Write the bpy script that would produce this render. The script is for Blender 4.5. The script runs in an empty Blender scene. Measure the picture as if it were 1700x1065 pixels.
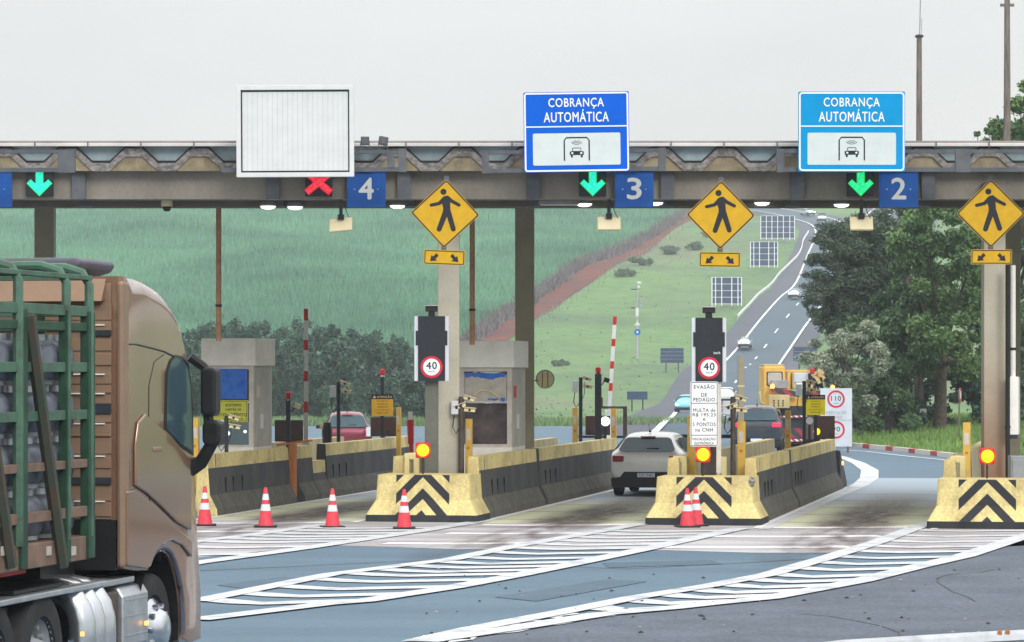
import bpy, bmesh, math, random
import numpy as np
from mathutils import Vector, Matrix
R = math.radians
S = bpy.context.scene
C = S.collection
random.seed(7)
rng = np.random.default_rng(11)

# ---------------------------------------------------------------- camera, sky, sun, exposure
F = 5400.0          # focal length in photo pixels (photo 1700 wide)
CH = 2.9            # camera height
HY = 614.0          # horizon row in the photo
cam_d = bpy.data.cameras.new('camera')
cam = bpy.data.objects.new('camera', cam_d); C.objects.link(cam)
cam.location = (0, 0, CH); cam.rotation_euler = (R(90), 0, 0)
cam_d.sensor_width = 36; cam_d.lens = 36 * F / 1700
cam_d.shift_y = (HY - 532.5) / 1700
cam_d.clip_start = .5; cam_d.clip_end = 20000
S.camera = cam
S.view_settings.view_transform = 'Standard'
S.view_settings.look = 'None'
S.view_settings.exposure = -0.10
S.view_settings.gamma = 1
w = bpy.data.worlds.new('World'); S.world = w; w.use_nodes = True
nt = w.node_tree; nt.nodes.clear()
out = nt.nodes.new('ShaderNodeOutputWorld')
sky = nt.nodes.new('ShaderNodeTexSky'); sky.sky_type = 'NISHITA'; sky.sun_disc = False
sky.sun_elevation = R(30); sky.sun_rotation = R(200)
bg1 = nt.nodes.new('ShaderNodeBackground'); bg1.inputs[1].default_value = .012
nt.links.new(sky.outputs[0], bg1.inputs[0])
# overcast cloud layer: brighter towards the zenith (a standard overcast sky)
tc = nt.nodes.new('ShaderNodeTexCoord'); sp = nt.nodes.new('ShaderNodeSeparateXYZ')
nt.links.new(tc.outputs['Generated'], sp.inputs[0])
mr = nt.nodes.new('ShaderNodeMapRange'); mr.inputs[1].default_value = 0; mr.inputs[2].default_value = 1
mr.inputs[3].default_value = .66; mr.inputs[4].default_value = 2.3
nt.links.new(sp.outputs[2], mr.inputs[0])
bg2 = nt.nodes.new('ShaderNodeBackground'); bg2.inputs[0].default_value = (1, .985, .975, 1)
cn = nt.nodes.new('ShaderNodeTexNoise'); cn.inputs['Scale'].default_value = 7; cn.inputs['Detail'].default_value = 5
cmap = nt.nodes.new('ShaderNodeMapping'); cmap.inputs['Scale'].default_value = (1, 1, 3.5); nt.links.new(tc.outputs['Generated'], cmap.inputs[0]); nt.links.new(cmap.outputs[0], cn.inputs['Vector'])
cm = nt.nodes.new('ShaderNodeMapRange'); cm.inputs[1].default_value = .3; cm.inputs[2].default_value = .7; cm.inputs[3].default_value = .955; cm.inputs[4].default_value = 1.045
nt.links.new(cn.outputs[0], cm.inputs[0]); cx_ = nt.nodes.new('ShaderNodeMath'); cx_.operation = 'MULTIPLY'
nt.links.new(mr.outputs[0], cx_.inputs[0]); nt.links.new(cm.outputs[0], cx_.inputs[1]); nt.links.new(cx_.outputs[0], bg2.inputs[1])
ad = nt.nodes.new('ShaderNodeAddShader')
nt.links.new(bg1.outputs[0], ad.inputs[0]); nt.links.new(bg2.outputs[0], ad.inputs[1])
nt.links.new(ad.outputs[0], out.inputs[0])
sun_d = bpy.data.lights.new('sun', 'SUN'); sun_d.energy = 1.9; sun_d.angle = R(22); sun_d.color = (1, .97, .92)
sun = bpy.data.objects.new('sun', sun_d); C.objects.link(sun)
sun.rotation_euler = (R(60), 0, R(20))
try:
    S.cycles.use_denoising = True; S.cycles.volume_bounces = 1; S.cycles.max_bounces = 8
    S.cycles.caustics_reflective = False; S.cycles.caustics_refractive = False
except Exception: pass

# ---------------------------------------------------------------- materials
def mat(name, col, rough=.6, metal=0., var=.12, scale=3., col2=None, thr=None, bump=0., bscale=None, stretch=None, spec=.28, coat=0., fine=None):
    m = bpy.data.materials.new(name); m.use_nodes = True
    n = m.node_tree.nodes; l = m.node_tree.links
    b = n['Principled BSDF']
    b.inputs['Roughness'].default_value = rough; b.inputs['Metallic'].default_value = metal
    b.inputs['Specular IOR Level'].default_value = spec
    if coat: b.inputs['Coat Weight'].default_value = coat; b.inputs['Coat Roughness'].default_value = .08
    t = n.new('ShaderNodeTexCoord'); mp = n.new('ShaderNodeMapping')
    l.new(t.outputs['Object'], mp.inputs[0])
    if stretch: mp.inputs['Scale'].default_value = stretch
    nz = n.new('ShaderNodeTexNoise'); nz.inputs['Scale'].default_value = scale; nz.inputs['Detail'].default_value = 8
    nz.inputs['Roughness'].default_value = .62
    l.new(mp.outputs[0], nz.inputs['Vector'])
    cr = n.new('ShaderNodeValToRGB')
    c2 = col2 if col2 else tuple(c * (1 - 2.2 * var) for c in col)
    c1 = tuple(min(1, c * (1 + var)) for c in col) if not col2 else col
    lo, hi = thr if thr else (.3, .7)
    cr.color_ramp.elements[0].position = lo; cr.color_ramp.elements[1].position = hi
    cr.color_ramp.elements[0].color = (*c2, 1); cr.color_ramp.elements[1].color = (*c1, 1)
    l.new(nz.outputs[0], cr.inputs[0])
    src = cr.outputs[0]
    if fine:
        fs, fa = fine
        n2 = n.new('ShaderNodeTexNoise'); n2.inputs['Scale'].default_value = fs; n2.inputs['Detail'].default_value = 4
        l.new(t.outputs['Object'], n2.inputs['Vector'])
        mm = n.new('ShaderNodeMapRange'); mm.inputs[1].default_value = .3; mm.inputs[2].default_value = .7
        mm.inputs[3].default_value = 1 - fa; mm.inputs[4].default_value = 1 + fa
        l.new(n2.outputs[0], mm.inputs[0])
        vm = n.new('ShaderNodeVectorMath'); vm.operation = 'SCALE'
        l.new(src, vm.inputs[0]); l.new(mm.outputs[0], vm.inputs['Scale']); src = vm.outputs[0]
    l.new(src, b.inputs['Base Color'])
    if bump:
        bn = n.new('ShaderNodeTexNoise'); bn.inputs['Scale'].default_value = bscale or scale * 8; bn.inputs['Detail'].default_value = 6
        l.new(mp.outputs[0], bn.inputs['Vector'])
        bu = n.new('ShaderNodeBump'); bu.inputs['Strength'].default_value = bump; bu.inputs['Distance'].default_value = .02
        l.new(bn.outputs[0], bu.inputs['Height']); l.new(bu.outputs[0], b.inputs['Normal'])
    return m

def emis(name, col, st, base=None):
    m = bpy.data.materials.new(name); m.use_nodes = True
    b = m.node_tree.nodes['Principled BSDF']
    b.inputs['Base Color'].default_value = (*(base or col), 1)
    b.inputs['Emission Color'].default_value = (*col, 1); b.inputs['Emission Strength'].default_value = st
    return m

def leafmat(name, c1, c2, rough=.55, big=None):
    """leaf colour differs from leaf to leaf, plus broad clumps"""
    m = bpy.data.materials.new(name); m.use_nodes = True
    n = m.node_tree.nodes; l = m.node_tree.links; b = n['Principled BSDF']
    b.inputs['Roughness'].default_value = rough
    g = n.new('ShaderNodeNewGeometry'); t = n.new('ShaderNodeTexCoord')
    nz = n.new('ShaderNodeTexNoise'); nz.inputs['Scale'].default_value = big or .5; nz.inputs['Detail'].default_value = 3
    l.new(t.outputs['Object'], nz.inputs['Vector'])
    a = n.new('ShaderNodeMath'); a.operation = 'MULTIPLY'; a.inputs[1].default_value = .55
    l.new(g.outputs['Random Per Island'], a.inputs[0])
    a2 = n.new('ShaderNodeMath'); a2.operation = 'MULTIPLY_ADD'; a2.inputs[1].default_value = 1.6; a2.inputs[2].default_value = -.55
    l.new(nz.outputs[0], a2.inputs[0])
    a3 = n.new('ShaderNodeMath'); a3.operation = 'ADD'; a3.use_clamp = True
    l.new(a.outputs[0], a3.inputs[0]); l.new(a2.outputs[0], a3.inputs[1])
    cr = n.new('ShaderNodeValToRGB')
    cr.color_ramp.elements[0].color = (*c1, 1); cr.color_ramp.elements[1].color = (*c2, 1)
    l.new(a3.outputs[0], cr.inputs[0]); l.new(cr.outputs[0], b.inputs['Base Color'])
    return m

M = {}
M['conc'] = mat('weathered_concrete', (.30, .29, .27), .85, var=.25, scale=2.2, bump=.3)
M['beam'] = mat('beam_paint', (.255, .235, .20), .75, var=.12, scale=1.2, stretch=(1, 1, .3), fine=(14, .07))
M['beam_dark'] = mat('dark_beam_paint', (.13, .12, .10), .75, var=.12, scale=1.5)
M['steel'] = mat('dark_painted_steel', (.075, .085, .10), .5, var=.3, scale=3, col2=(.12, .13, .14), thr=(.35, .6))
M['fold'] = mat('stained_folded_concrete', (.30, .285, .27), .85, var=.3, scale=9, col2=(.11, .10, .10), thr=(.36, .62), bump=.5, stretch=(1, .1, 1.6))
M['crest'] = mat('beige_soffit', (.31, .265, .17), .85, col2=(.15, .12, .08), thr=(.3, .65), scale=4)
M['fascia'] = mat('white_gutter', (.62, .60, .58), .6, var=.1, scale=1.5)
M['fasciad'] = mat('dusty_gutter_top', (.33, .30, .295), .8, var=.15, scale=1.5)
M['lining'] = mat('pale_blue_lining', (.30, .385, .41), .7, var=.15, scale=2)
M['column'] = mat('beige_column_paint', (.50, .47, .38), .7, var=.07, scale=1.5, fine=(25, .05))
def colgrad():
    m = M['column']; m2 = m.copy(); m2.name = 'rust_stained_column_paint'
    n = m2.node_tree.nodes; l = m2.node_tree.links; b = n['Principled BSDF']
    src = b.inputs['Base Color'].links[0].from_socket
    t = n.new('ShaderNodeTexCoord'); sx = n.new('ShaderNodeSeparateXYZ'); l.new(t.outputs['Object'], sx.inputs[0])
    nz = n.new('ShaderNodeTexNoise'); nz.inputs['Scale'].default_value = 2.
    l.new(t.outputs['Object'], nz.inputs['Vector'])
    ad = n.new('ShaderNodeMath'); ad.operation = 'MULTIPLY_ADD'; ad.inputs[1].default_value = .9
    l.new(nz.outputs[0], ad.inputs[0]); l.new(sx.outputs[2], ad.inputs[2])
    mp = n.new('ShaderNodeMapRange'); mp.inputs[1].default_value = 1.0; mp.inputs[2].default_value = 4.2
    mp.inputs[3].default_value = 1; mp.inputs[4].default_value = 0
    l.new(ad.outputs[0], mp.inputs[0])
    mx = n.new('ShaderNodeMix'); mx.data_type = 'RGBA'
    l.new(mp.outputs[0], mx.inputs[0]); l.new(src, mx.inputs[6]); mx.inputs[7].default_value = (.26, .125, .07, 1)
    l.new(mx.outputs[2], b.inputs['Base Color']); return m2
M['column_rust'] = colgrad()
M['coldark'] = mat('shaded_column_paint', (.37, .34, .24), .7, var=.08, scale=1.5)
M['white'] = mat('white_paint', (.64, .665, .67), .5, var=.04, scale=3)
M['cream'] = mat('cream_panel', (.84, .84, .79), .6, var=.06, scale=2)
M['pink'] = mat('concrete_grey_panel', (.58, .55, .50), .7, var=.12, scale=3)
M['silver'] = mat('galvanised_metal', (.52, .55, .58), .38, .75, var=.12, scale=4)
M['grey'] = mat('grey_paint', (.30, .32, .34), .6, var=.12, scale=3)
M['dark'] = mat('dark_housing', (.028, .034, .045), .5, var=.2, scale=3)
M['black'] = mat('black_plastic', (.015, .016, .018), .45, var=.2, scale=4)
M['rubber'] = mat('tyre_rubber', (.03, .03, .032), .8, var=.2, scale=6)
M['brownpost'] = mat('brown_post_paint', (.085, .065, .055), .6, var=.25, scale=4)
M['red'] = mat('red_paint', (.55, .025, .03), .5, var=.12, scale=4)
M['signblue'] = mat('deep_blue_sign_sheet', (.0, .11, .62), .5, var=.04, scale=2, spec=.08)
M['signcyan'] = mat('bright_blue_sign_sheet', (.0, .29, .62), .5, var=.04, scale=2, spec=.08)
M['numblue'] = mat('lane_plate_blue', (.004, .085, .36), .6, var=.15, scale=1.5)
M['signyel'] = mat('traffic_yellow_sheet', (.60, .355, .006), .55, var=.06, scale=6)
M['signblk'] = mat('sign_black', (.018, .02, .028), .7, var=.05)
M['text'] = mat('sign_white', (.80, .84, .86), .5, var=.02)
M['numtext'] = mat('plate_number_grey', (.60, .62, .60), .5, var=.02)
M['barrier_y'] = mat('barrier_yellow', (.66, .56, .25), .8, col2=(.42, .33, .16), thr=(.34, .54), scale=2.6, bump=.3, bscale=25, stretch=(1, 1, .55), fine=(22, .16))
M['barrier_g'] = mat('barrier_dark_grey', (.10, .10, .09), .9, col2=(.052, .056, .064), thr=(.40, .75), scale=1.6, bump=.15, stretch=(1, 1, .6), fine=(30, .12))
M['barrier_f'] = mat('barrier_foot_grey', (.125, .12, .095), .9, col2=(.075, .075, .07), thr=(.35, .65), scale=3, fine=(30, .12))
M['barrier_c'] = mat('barrier_cream', (.55, .50, .33), .8, col2=(.38, .33, .22), thr=(.35, .6), scale=2.5, stretch=(2, 2, .5))
M['post_y'] = mat('post_amber_yellow', (.66, .42, .08), .6, var=.08, scale=5)
M['orange'] = mat('orange_paint', (.50, .17, .04), .6, var=.12, scale=4)
M['pipe'] = mat('rusty_pipe_paint', (.50, .29, .17), .7, col2=(.33, .16, .09), thr=(.35, .65), scale=4)
M['glass'] = mat('window_glass', (.07, .12, .14), .08, var=.1, scale=1, spec=1.0, coat=1)
M['carglass'] = mat('car_window_glass', (.045, .085, .105), .12, var=.1, scale=1)
M['glassdark'] = mat('dark_booth_glass', (.11, .085, .085), .15, var=.35, scale=2.2)
M['poster'] = mat('blue_poster', (.012, .085, .50), .5, col2=(.03, .16, .58), thr=(.45, .7), scale=5)
M['peel'] = mat('peeled_poster_back', (.50, .47, .42), .7, var=.12, scale=6)
M['yelposter'] = mat('yellow_poster', (.55, .58, .05), .5, var=.04)
M['cone'] = mat('cone_red_orange', (.70, .06, .085), .55, var=.12, scale=9)
M['conew'] = mat('cone_reflective_white', (.66, .72, .78), .4, var=.08, scale=9)
M['wood'] = mat('weathered_pole', (.20, .165, .15), .9, var=.25, scale=3, stretch=(4, 4, .4))
M['bark'] = mat('tree_bark', (.11, .085, .07), .95, var=.3, scale=5, bump=.5)
M['grey_bark'] = mat('pale_tree_bark', (.16, .14, .13), .95, var=.3, scale=5, bump=.5)
M['led_dark'] = mat('led_board_face', (.018, .022, .028), .55, var=.1, scale=8)
def ledmat(name, ca, cb, st, base):
    m = emis(name, ca, st, base); n = m.node_tree.nodes; l = m.node_tree.links; t = n.new('ShaderNodeTexCoord'); v = n.new('ShaderNodeTexVoronoi'); v.inputs['Scale'].default_value = 26
    l.new(t.outputs['Object'], v.inputs['Vector']); r = n.new('ShaderNodeValToRGB'); r.color_ramp.elements[0].position = .1; r.color_ramp.elements[1].position = .6
    r.color_ramp.elements[0].color = (*ca, 1); r.color_ramp.elements[1].color = (*cb, 1); l.new(v.outputs['Distance'], r.inputs[0]); l.new(r.outputs[0], n['Principled BSDF'].inputs['Emission Color']); return m
M['led_green'] = ledmat('lit_green_leds', (.05, 1, .5), (.0, .55, .16), 1.2, (0, .3, .1))
M['led_cyan'] = ledmat('lit_cyan_green_leds', (.05, 1, .80), (.0, .62, .42), 1.15, (0, .3, .2))
M['led_halo'] = emis('lit_green_edge_leds', (.0, .8, .08), .8, (0, .3, .05))
M['led_red'] = ledmat('lit_red_leds', (1, .12, .16), (.75, .01, .04), 1.0, (.3, 0, 0))
M['led_redd'] = emis('lit_deep_red_leds', (.8, .0, .02), .55, (.3, 0, 0))
M['lamp'] = emis('lit_white_lamp', (1, 1, .88), 2.6)
M['beacon'] = emis('lit_yellow_beacon', (1, .80, .0), 1.2)
M['beaconr'] = emis('lit_red_beacon_rim', (.9, .03, .0), .9, (.4, .02, 0))
M['amber'] = emis('lit_amber_lamp', (1, .42, .10), 2.0)
M['tail'] = emis('lit_tail_lamp', (1, .03, .12), 1.3, (.5, .01, .02))
M['head'] = emis('lit_headlamp', (1, 1, .9), 3)
M['glow'] = emis('lit_traffic_light', (.9, 1, .85), 2.2)
M['taildark'] = mat('tail_lamp_lens', (.30, .018, .035), .15, var=.1, coat=1)

def nose_mat():
    m = M['barrier_y'].copy(); m.name = 'chevron_painted_concrete'
    n = m.node_tree.nodes; l = m.node_tree.links; b = n['Principled BSDF']
    src = b.inputs['Base Color'].links[0].from_socket
    t = n.new('ShaderNodeTexCoord'); sx = n.new('ShaderNodeSeparateXYZ'); l.new(t.outputs['Object'], sx.inputs[0])
    def mth(op, a, c=None, d=None):
        q = n.new('ShaderNodeMath'); q.operation = op
        for i, v in enumerate((a, c, d)):
            if v is None: continue
            if hasattr(v, 'links'): l.new(v, q.inputs[i])
            else: q.inputs[i].default_value = v
        return q.outputs[0]
    ax = mth('ABSOLUTE', sx.outputs[0])
    ww = mth('ADD', sx.outputs[2], ax)
    q = mth('SUBTRACT', .647 + .414 * 10, ww)
    q = mth('MODULO', q, .414)
    a = mth('LESS_THAN', q, .207)
    bb = mth('LESS_THAN', ax, .52)
    ab = mth('MULTIPLY', a, bb)
    z0 = mth('LESS_THAN', sx.outputs[2], .135)
    blk = mth('MAXIMUM', ab, z0)
    mx = n.new('ShaderNodeMix'); mx.data_type = 'RGBA'
    l.new(blk, mx.inputs[0]); l.new(src, mx.inputs[6]); mx.inputs[7].default_value = (.028, .03, .036, 1)
    l.new(mx.outputs[2], b.inputs['Base Color']); return m
M['nose'] = nose_mat()
M['nose_base'] = mat('black_base_band', (.03, .033, .038), .8, var=.2)

def stripes(name, ca, cb, per, axis=(1, 0, 1), duty=.5):
    m = bpy.data.materials.new(name); m.use_nodes = True
    n = m.node_tree.nodes; l = m.node_tree.links; b = n['Principled BSDF']; b.inputs['Roughness'].default_value = .6
    t = n.new('ShaderNodeTexCoord'); d = n.new('ShaderNodeVectorMath'); d.operation = 'DOT_PRODUCT'
    l.new(t.outputs['Object'], d.inputs[0]); d.inputs[1].default_value = axis
    a = n.new('ShaderNodeMath'); a.operation = 'ADD'; a.inputs[1].default_value = 50 * per; l.new(d.outputs['Value'], a.inputs[0])
    q = n.new('ShaderNodeMath'); q.operation = 'MODULO'; q.inputs[1].default_value = per; l.new(a.outputs[0], q.inputs[0])
    s = n.new('ShaderNodeMath'); s.operation = 'LESS_THAN'; s.inputs[1].default_value = per * duty; l.new(q.outputs[0], s.inputs[0])
    mx = n.new('ShaderNodeMix'); mx.data_type = 'RGBA'; l.new(s.outputs[0], mx.inputs[0])
    mx.inputs[6].default_value = (*ca, 1); mx.inputs[7].default_value = (*cb, 1)
    l.new(mx.outputs[2], b.inputs['Base Color']); return m
M['redstripe'] = stripes('red_dark_diagonal_stripes', (.03, .03, .04), (.30, .02, .05), .5, (1, 0, 1), .45)
M['bumper'] = stripes('red_white_diagonal_stripes', (.7, .7, .72), (.45, .02, .04), .22)
M['kerbpaint'] = stripes('red_white_kerb_paint', (.62, .58, .52), (.42, .04, .05), 3.4, (.2, 1, 0), .3)

# ---------------------------------------------------------------- mesh helpers
class MB:
    def __init__(s): s.v = []; s.f = []; s.mi = []; s.m = Matrix.Identity(4); s.k = 0
    def add(s, vs, fs, k=None):
        o = len(s.v); s.v += [tuple(s.m @ Vector(v)) for v in vs]
        s.f += [tuple(i + o for i in f) for f in fs]; s.mi += [s.k if k is None else k] * len(fs); return s
    def box(s, x0, x1, y0, y1, z0, z1, k=None):
        return s.add([(x0,y0,z0),(x1,y0,z0),(x1,y1,z0),(x0,y1,z0),(x0,y0,z1),(x1,y0,z1),(x1,y1,z1),(x0,y1,z1)],
            [(0,3,2,1),(4,5,6,7),(0,1,5,4),(1,2,6,5),(2,3,7,6),(3,0,4,7)], k)
    def cb(s, c, d, k=None):
        return s.box(c[0]-d[0]/2, c[0]+d[0]/2, c[1]-d[1]/2, c[1]+d[1]/2, c[2]-d[2]/2, c[2]+d[2]/2, k)
    def prism(s, poly, a0, a1, ax='y', k=None):
        """poly of 2-D points extruded along ax: 'y' -> (x,z), 'x' -> (y,z), 'z' -> (x,y)"""
        n = len(poly)
        g = {'y': lambda p, a: (p[0], a, p[1]), 'x': lambda p, a: (a, p[0], p[1]), 'z': lambda p, a: (p[0], p[1], a)}[ax]
        vs = [g(p, a0) for p in poly] + [g(p, a1) for p in poly]
        fs = [tuple(range(n)), tuple(range(2*n-1, n-1, -1))] + [(i, i+n, (i+1) % n + n, (i+1) % n) for i in range(n)]
        return s.add(vs, fs, k)
    def tube(s, pts, r, n=8, k=None, cap=True):
        pts = [Vector(p) for p in pts]; rs = r if isinstance(r, (list, tuple)) else [r]*len(pts)
        vs = []; fs = []
        for i, p in enumerate(pts):
            d = (pts[min(i+1, len(pts)-1)] - pts[max(i-1, 0)]).normalized()
            up = Vector((0,0,1)) if abs(d.z) < .9 else Vector((1,0,0))
            a = d.cross(up).normalized(); b = d.cross(a).normalized()
            for j in range(n):
                t = 2*math.pi*j/n; vs.append(tuple(p + (a*math.cos(t) + b*math.sin(t))*rs[i]))
        for i in range(len(pts)-1):
            for j in range(n):
                fs.append((i*n+j, i*n+(j+1) % n, (i+1)*n+(j+1) % n, (i+1)*n+j))
        if cap: fs += [tuple(range(n-1, -1, -1)), tuple(range((len(pts)-1)*n, len(pts)*n))]
        return s.add(vs, fs, k)
    def lathe(s, prof, c=(0,0,0), n=20, ax='z', ks=None):
        """prof [(r, h)] round axis ax"""
        for i in range(len(prof)-1):
            vs = []
            for (r, h) in (prof[i], prof[i+1]):
                for j in range(n):
                    t = 2*math.pi*j/n; a, b = r*math.cos(t), r*math.sin(t)
                    q = {'z': (a,b,h), 'y': (a,h,b), 'x': (h,a,b)}[ax]
                    vs.append((c[0]+q[0], c[1]+q[1], c[2]+q[2]))
            s.add(vs, [(j, (j+1) % n, n+(j+1) % n, n+j) for j in range(n)], ks[i] if ks else None)
        return s
    def disc(s, c, r, y, n=24, k=None, sx=1.):
        return s.add([(c[0]+sx*r*math.cos(2*math.pi*j/n), y, c[1]+r*math.sin(2*math.pi*j/n)) for j in range(n)], [tuple(range(n))], k)
    def cyl(s, c, r, h, ax='z', n=20, k=None):
        return s.lathe([(0,-h/2),(r,-h/2),(r,h/2),(0,h/2)], c, n, ax, [k]*3 if k is not None else None)
    def build(s, name, m, parent=None, bevel=0, smooth=False, seg=2):
        me = bpy.data.meshes.new(name); me.from_pydata(s.v, [], s.f); 
        ms = m if isinstance(m, (list, tuple)) else [m]
        for q in ms: me.materials.append(M[q] if isinstance(q, str) else q)
        me.polygons.foreach_set('material_index', s.mi)
        b = bmesh.new(); b.from_mesh(me); bmesh.ops.remove_doubles(b, verts=b.verts, dist=1e-5)
        bmesh.ops.recalc_face_normals(b, faces=b.faces); b.to_mesh(me); b.free()
        if smooth:
            me.polygons.foreach_set('use_smooth', [True]*len(me.polygons))
            try: me.set_sharp_from_angle(angle=R(40))
            except Exception: pass
        o = bpy.data.objects.new(name, me); C.objects.link(o)
        if parent: o.parent = parent
        if bevel:
            mo = o.modifiers.new('bevel', 'BEVEL'); mo.width = bevel; mo.segments = seg; mo.limit_method = 'ANGLE'; mo.angle_limit = R(35)
        return o

def tag(o, label=None, cat=None, group=None, kind=None):
    if label: o['label'] = label
    if cat: o['category'] = cat
    if group: o['group'] = group
    if kind: o['kind'] = kind
    return o
def thing(name, loc, label, cat, group=None, rz=0):
    o = bpy.data.objects.new(name, None); C.objects.link(o); o.empty_display_size = .2
    o.location = loc; o.rotation_euler = (0, 0, R(rz)); return tag(o, label, cat, group)
def kids(o): return [c for c in bpy.data.objects if c.parent == o]
def dup(o, loc=None, rz=None, label=None, parent=None):
    c = o.copy(); C.objects.link(c)
    if parent: c.parent = parent
    for ch in kids(o): dup(ch, parent=c)
    if loc is not None: c.location = loc
    if rz is not None: c.rotation_euler = (0, 0, R(rz))
    if label: c['label'] = label
    return c
def big(name, V, Q, m, parent=None, smooth=False):
    """large mesh straight from numpy arrays (quads or triangles)"""
    V = np.asarray(V, np.float32); Q = np.asarray(Q, np.int32); k = Q.shape[1]
    me = bpy.data.meshes.new(name)
    me.vertices.add(len(V)); me.vertices.foreach_set('co', V.ravel())
    me.loops.add(Q.size); me.loops.foreach_set('vertex_index', Q.ravel())
    me.polygons.add(len(Q)); me.polygons.foreach_set('loop_start', np.arange(0, Q.size, k, dtype=np.int32))
    me.polygons.foreach_set('loop_total', np.full(len(Q), k, np.int32))
    me.update(calc_edges=True); me.validate()
    for q in (m if isinstance(m, (list, tuple)) else [m]): me.materials.append(M[q] if isinstance(q, str) else q)
    if smooth: me.polygons.foreach_set('use_smooth', [True]*len(me.polygons))
    o = bpy.data.objects.new(name, me); C.objects.link(o)
    if parent: o.parent = parent
    return o

def txt(s, cx, cz, wd, ht, y, m, parent, name='lettering', bold=.012, ext=.002):
    """text fitted into a box wd x ht centred at (cx, cz) on the plane y, facing -y"""
    cu = bpy.data.curves.new(name, 'FONT'); cu.body = s; cu.size = 1; cu.offset = 0; cu.resolution_u = 3; cu.space_character = 1.12
    o = bpy.data.objects.new(name, cu); C.objects.link(o)
    dg = bpy.context.evaluated_depsgraph_get(); me = bpy.data.meshes.new_from_object(o.evaluated_get(dg))
    bpy.data.objects.remove(o); bpy.data.curves.remove(cu)
    n = len(me.vertices); a = np.empty(n*3, np.float32); me.vertices.foreach_get('co', a); a = a.reshape(-1, 3)
    lo, hi = a.min(0), a.max(0)
    b = np.empty_like(a)
    b[:, 0] = (a[:, 0] - (lo[0]+hi[0])/2) / (hi[0]-lo[0]) * wd + cx
    b[:, 1] = y
    b[:, 2] = (a[:, 1] - (lo[1]+hi[1])/2) / (hi[1]-lo[1]) * ht + cz
    if bold:      # heavier strokes: the same outline laid again a hair to each side, each a little proud of the last
        Fc = [tuple(p.vertices) for p in me.polygons]; dl = bold*ht*.9
        sh = ((0, 0), (-dl, 0), (dl, 0), (0, dl), (0, -dl)); V = []; FF = []
        for i, (ax_, az_) in enumerate(sh):
            q_ = b.copy(); q_[:, 0] += ax_; q_[:, 2] += az_; q_[:, 1] -= i*.0003; V += [tuple(map(float, p)) for p in q_]; FF += [tuple(v + i*n for v in f) for f in Fc]
        bpy.data.meshes.remove(me); me = bpy.data.meshes.new(name); me.from_pydata(V, [], FF)
    else: me.vertices.foreach_set('co', b.ravel())
    me.name = name; me.materials.clear(); me.materials.append(M[m]); me.update()
    q = bpy.data.objects.new(name, me); C.objects.link(q)
    if parent: q.parent = parent
    return q

def PX(px, Y): return (px - 850) * Y / F
def PZ(py, Y): return CH - (py - HY) * Y / F
def G(px, py):
    Y = CH * F / (py - HY); return (PX(px, Y), Y)
LH = 10.5            # heading of the toll lanes, degrees right of the view axis

# ---------------------------------------------------------------- terrain
ky = [-400, 170, 230, 300, 360, 430, 524, 620, 720, 800, 900, 1000, 1150, 1400, 3400]
kz = [0, 0, -.6, -.9, .0, 4.0, 14.3, 24.2, 35.5, 43.8, 52, 56, 55, 44, 20]
yy = np.arange(-400, 3400, 2.); zz = np.interp(yy, ky, kz)
kk = np.ones(15)/15; zs = np.convolve(np.pad(zz, 7, mode='edge'), kk, 'valid'); zs = np.convolve(np.pad(zs, 7, mode='edge'), kk, 'valid')
zs[yy < 165] = 0
kbx = np.array([15.6, 15.3, 14.7, 13.85, 12.66, 12.2, 13.2, 18.5]); kby = np.array([90, 97, 105.8, 115.1, 124.3, 135, 160, 200])
def Xk(Y): return np.interp(Y, kby, kbx)
def zt(X, Y):
    X = np.asarray(X, float); Y = np.asarray(Y, float)
    z = np.interp(Y, yy, zs)
    bk = np.clip((X - Xk(Y) - .5) * .06, 0, .5) * np.clip((Y - 92)/8, 0, 1) * np.clip((230 - Y)/60, 0, 1)
    rough = np.clip((Y - 260)/150, 0, 1)
    z = z + bk + rough * (.5*np.sin(X*.11+Y*.031) + .4*np.sin(X*.043-Y*.067+2))
    return z
def hit(px, py, y0=166):
    Ys = np.arange(y0, 1200, .5); Xs = (px-850)*Ys/F
    zg = zt(Xs, Ys); rows = HY - (zg - CH)*F/Ys
    i = np.argmax(rows <= py)
    return float(Xs[i]), float(Ys[i])

# ================================================================ ground and roads
M['grass'] = mat('hill_grass', (.125, .225, .085), .95, var=.2, scale=.03, col2=(.085, .145, .075), thr=(.36, .60), fine=(.5, .16))
def hillgrass():
    m = M['grass']; n = m.node_tree.nodes; l = m.node_tree.links; b = n['Principled BSDF']
    src = b.inputs['Base Color'].links[0].from_socket; t = n.new('ShaderNodeTexCoord')
    for sc, st, lo, hi, col, amt in ((.018, (1, .45, 1), .50, .66, (.17, .17, .115), .7), (.05, (1, .35, 1), .54, .66, (.10, .155, .095), .8), (.35, (1, .4, 1), .5, .75, (.155, .26, .10), .5)):
        mp = n.new('ShaderNodeMapping'); mp.inputs['Scale'].default_value = st; mp.inputs['Location'].default_value = (sc*700, 3, 0); l.new(t.outputs['Object'], mp.inputs[0])
        z = n.new('ShaderNodeTexNoise'); z.inputs['Scale'].default_value = sc; z.inputs['Detail'].default_value = 7; z.inputs['Roughness'].default_value = .6; l.new(mp.outputs[0], z.inputs['Vector'])
        q = n.new('ShaderNodeMapRange'); q.inputs[1].default_value = lo; q.inputs[2].default_value = hi; q.inputs[3].default_value = 0; q.inputs[4].default_value = amt; l.new(z.outputs[0], q.inputs[0])
        x = n.new('ShaderNodeMix'); x.data_type = 'RGBA'; l.new(q.outputs[0], x.inputs[0]); l.new(src, x.inputs[6]); x.inputs[7].default_value = (*col, 1); src = x.outputs[2]
    l.new(src, b.inputs['Base Color'])
hillgrass()
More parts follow.
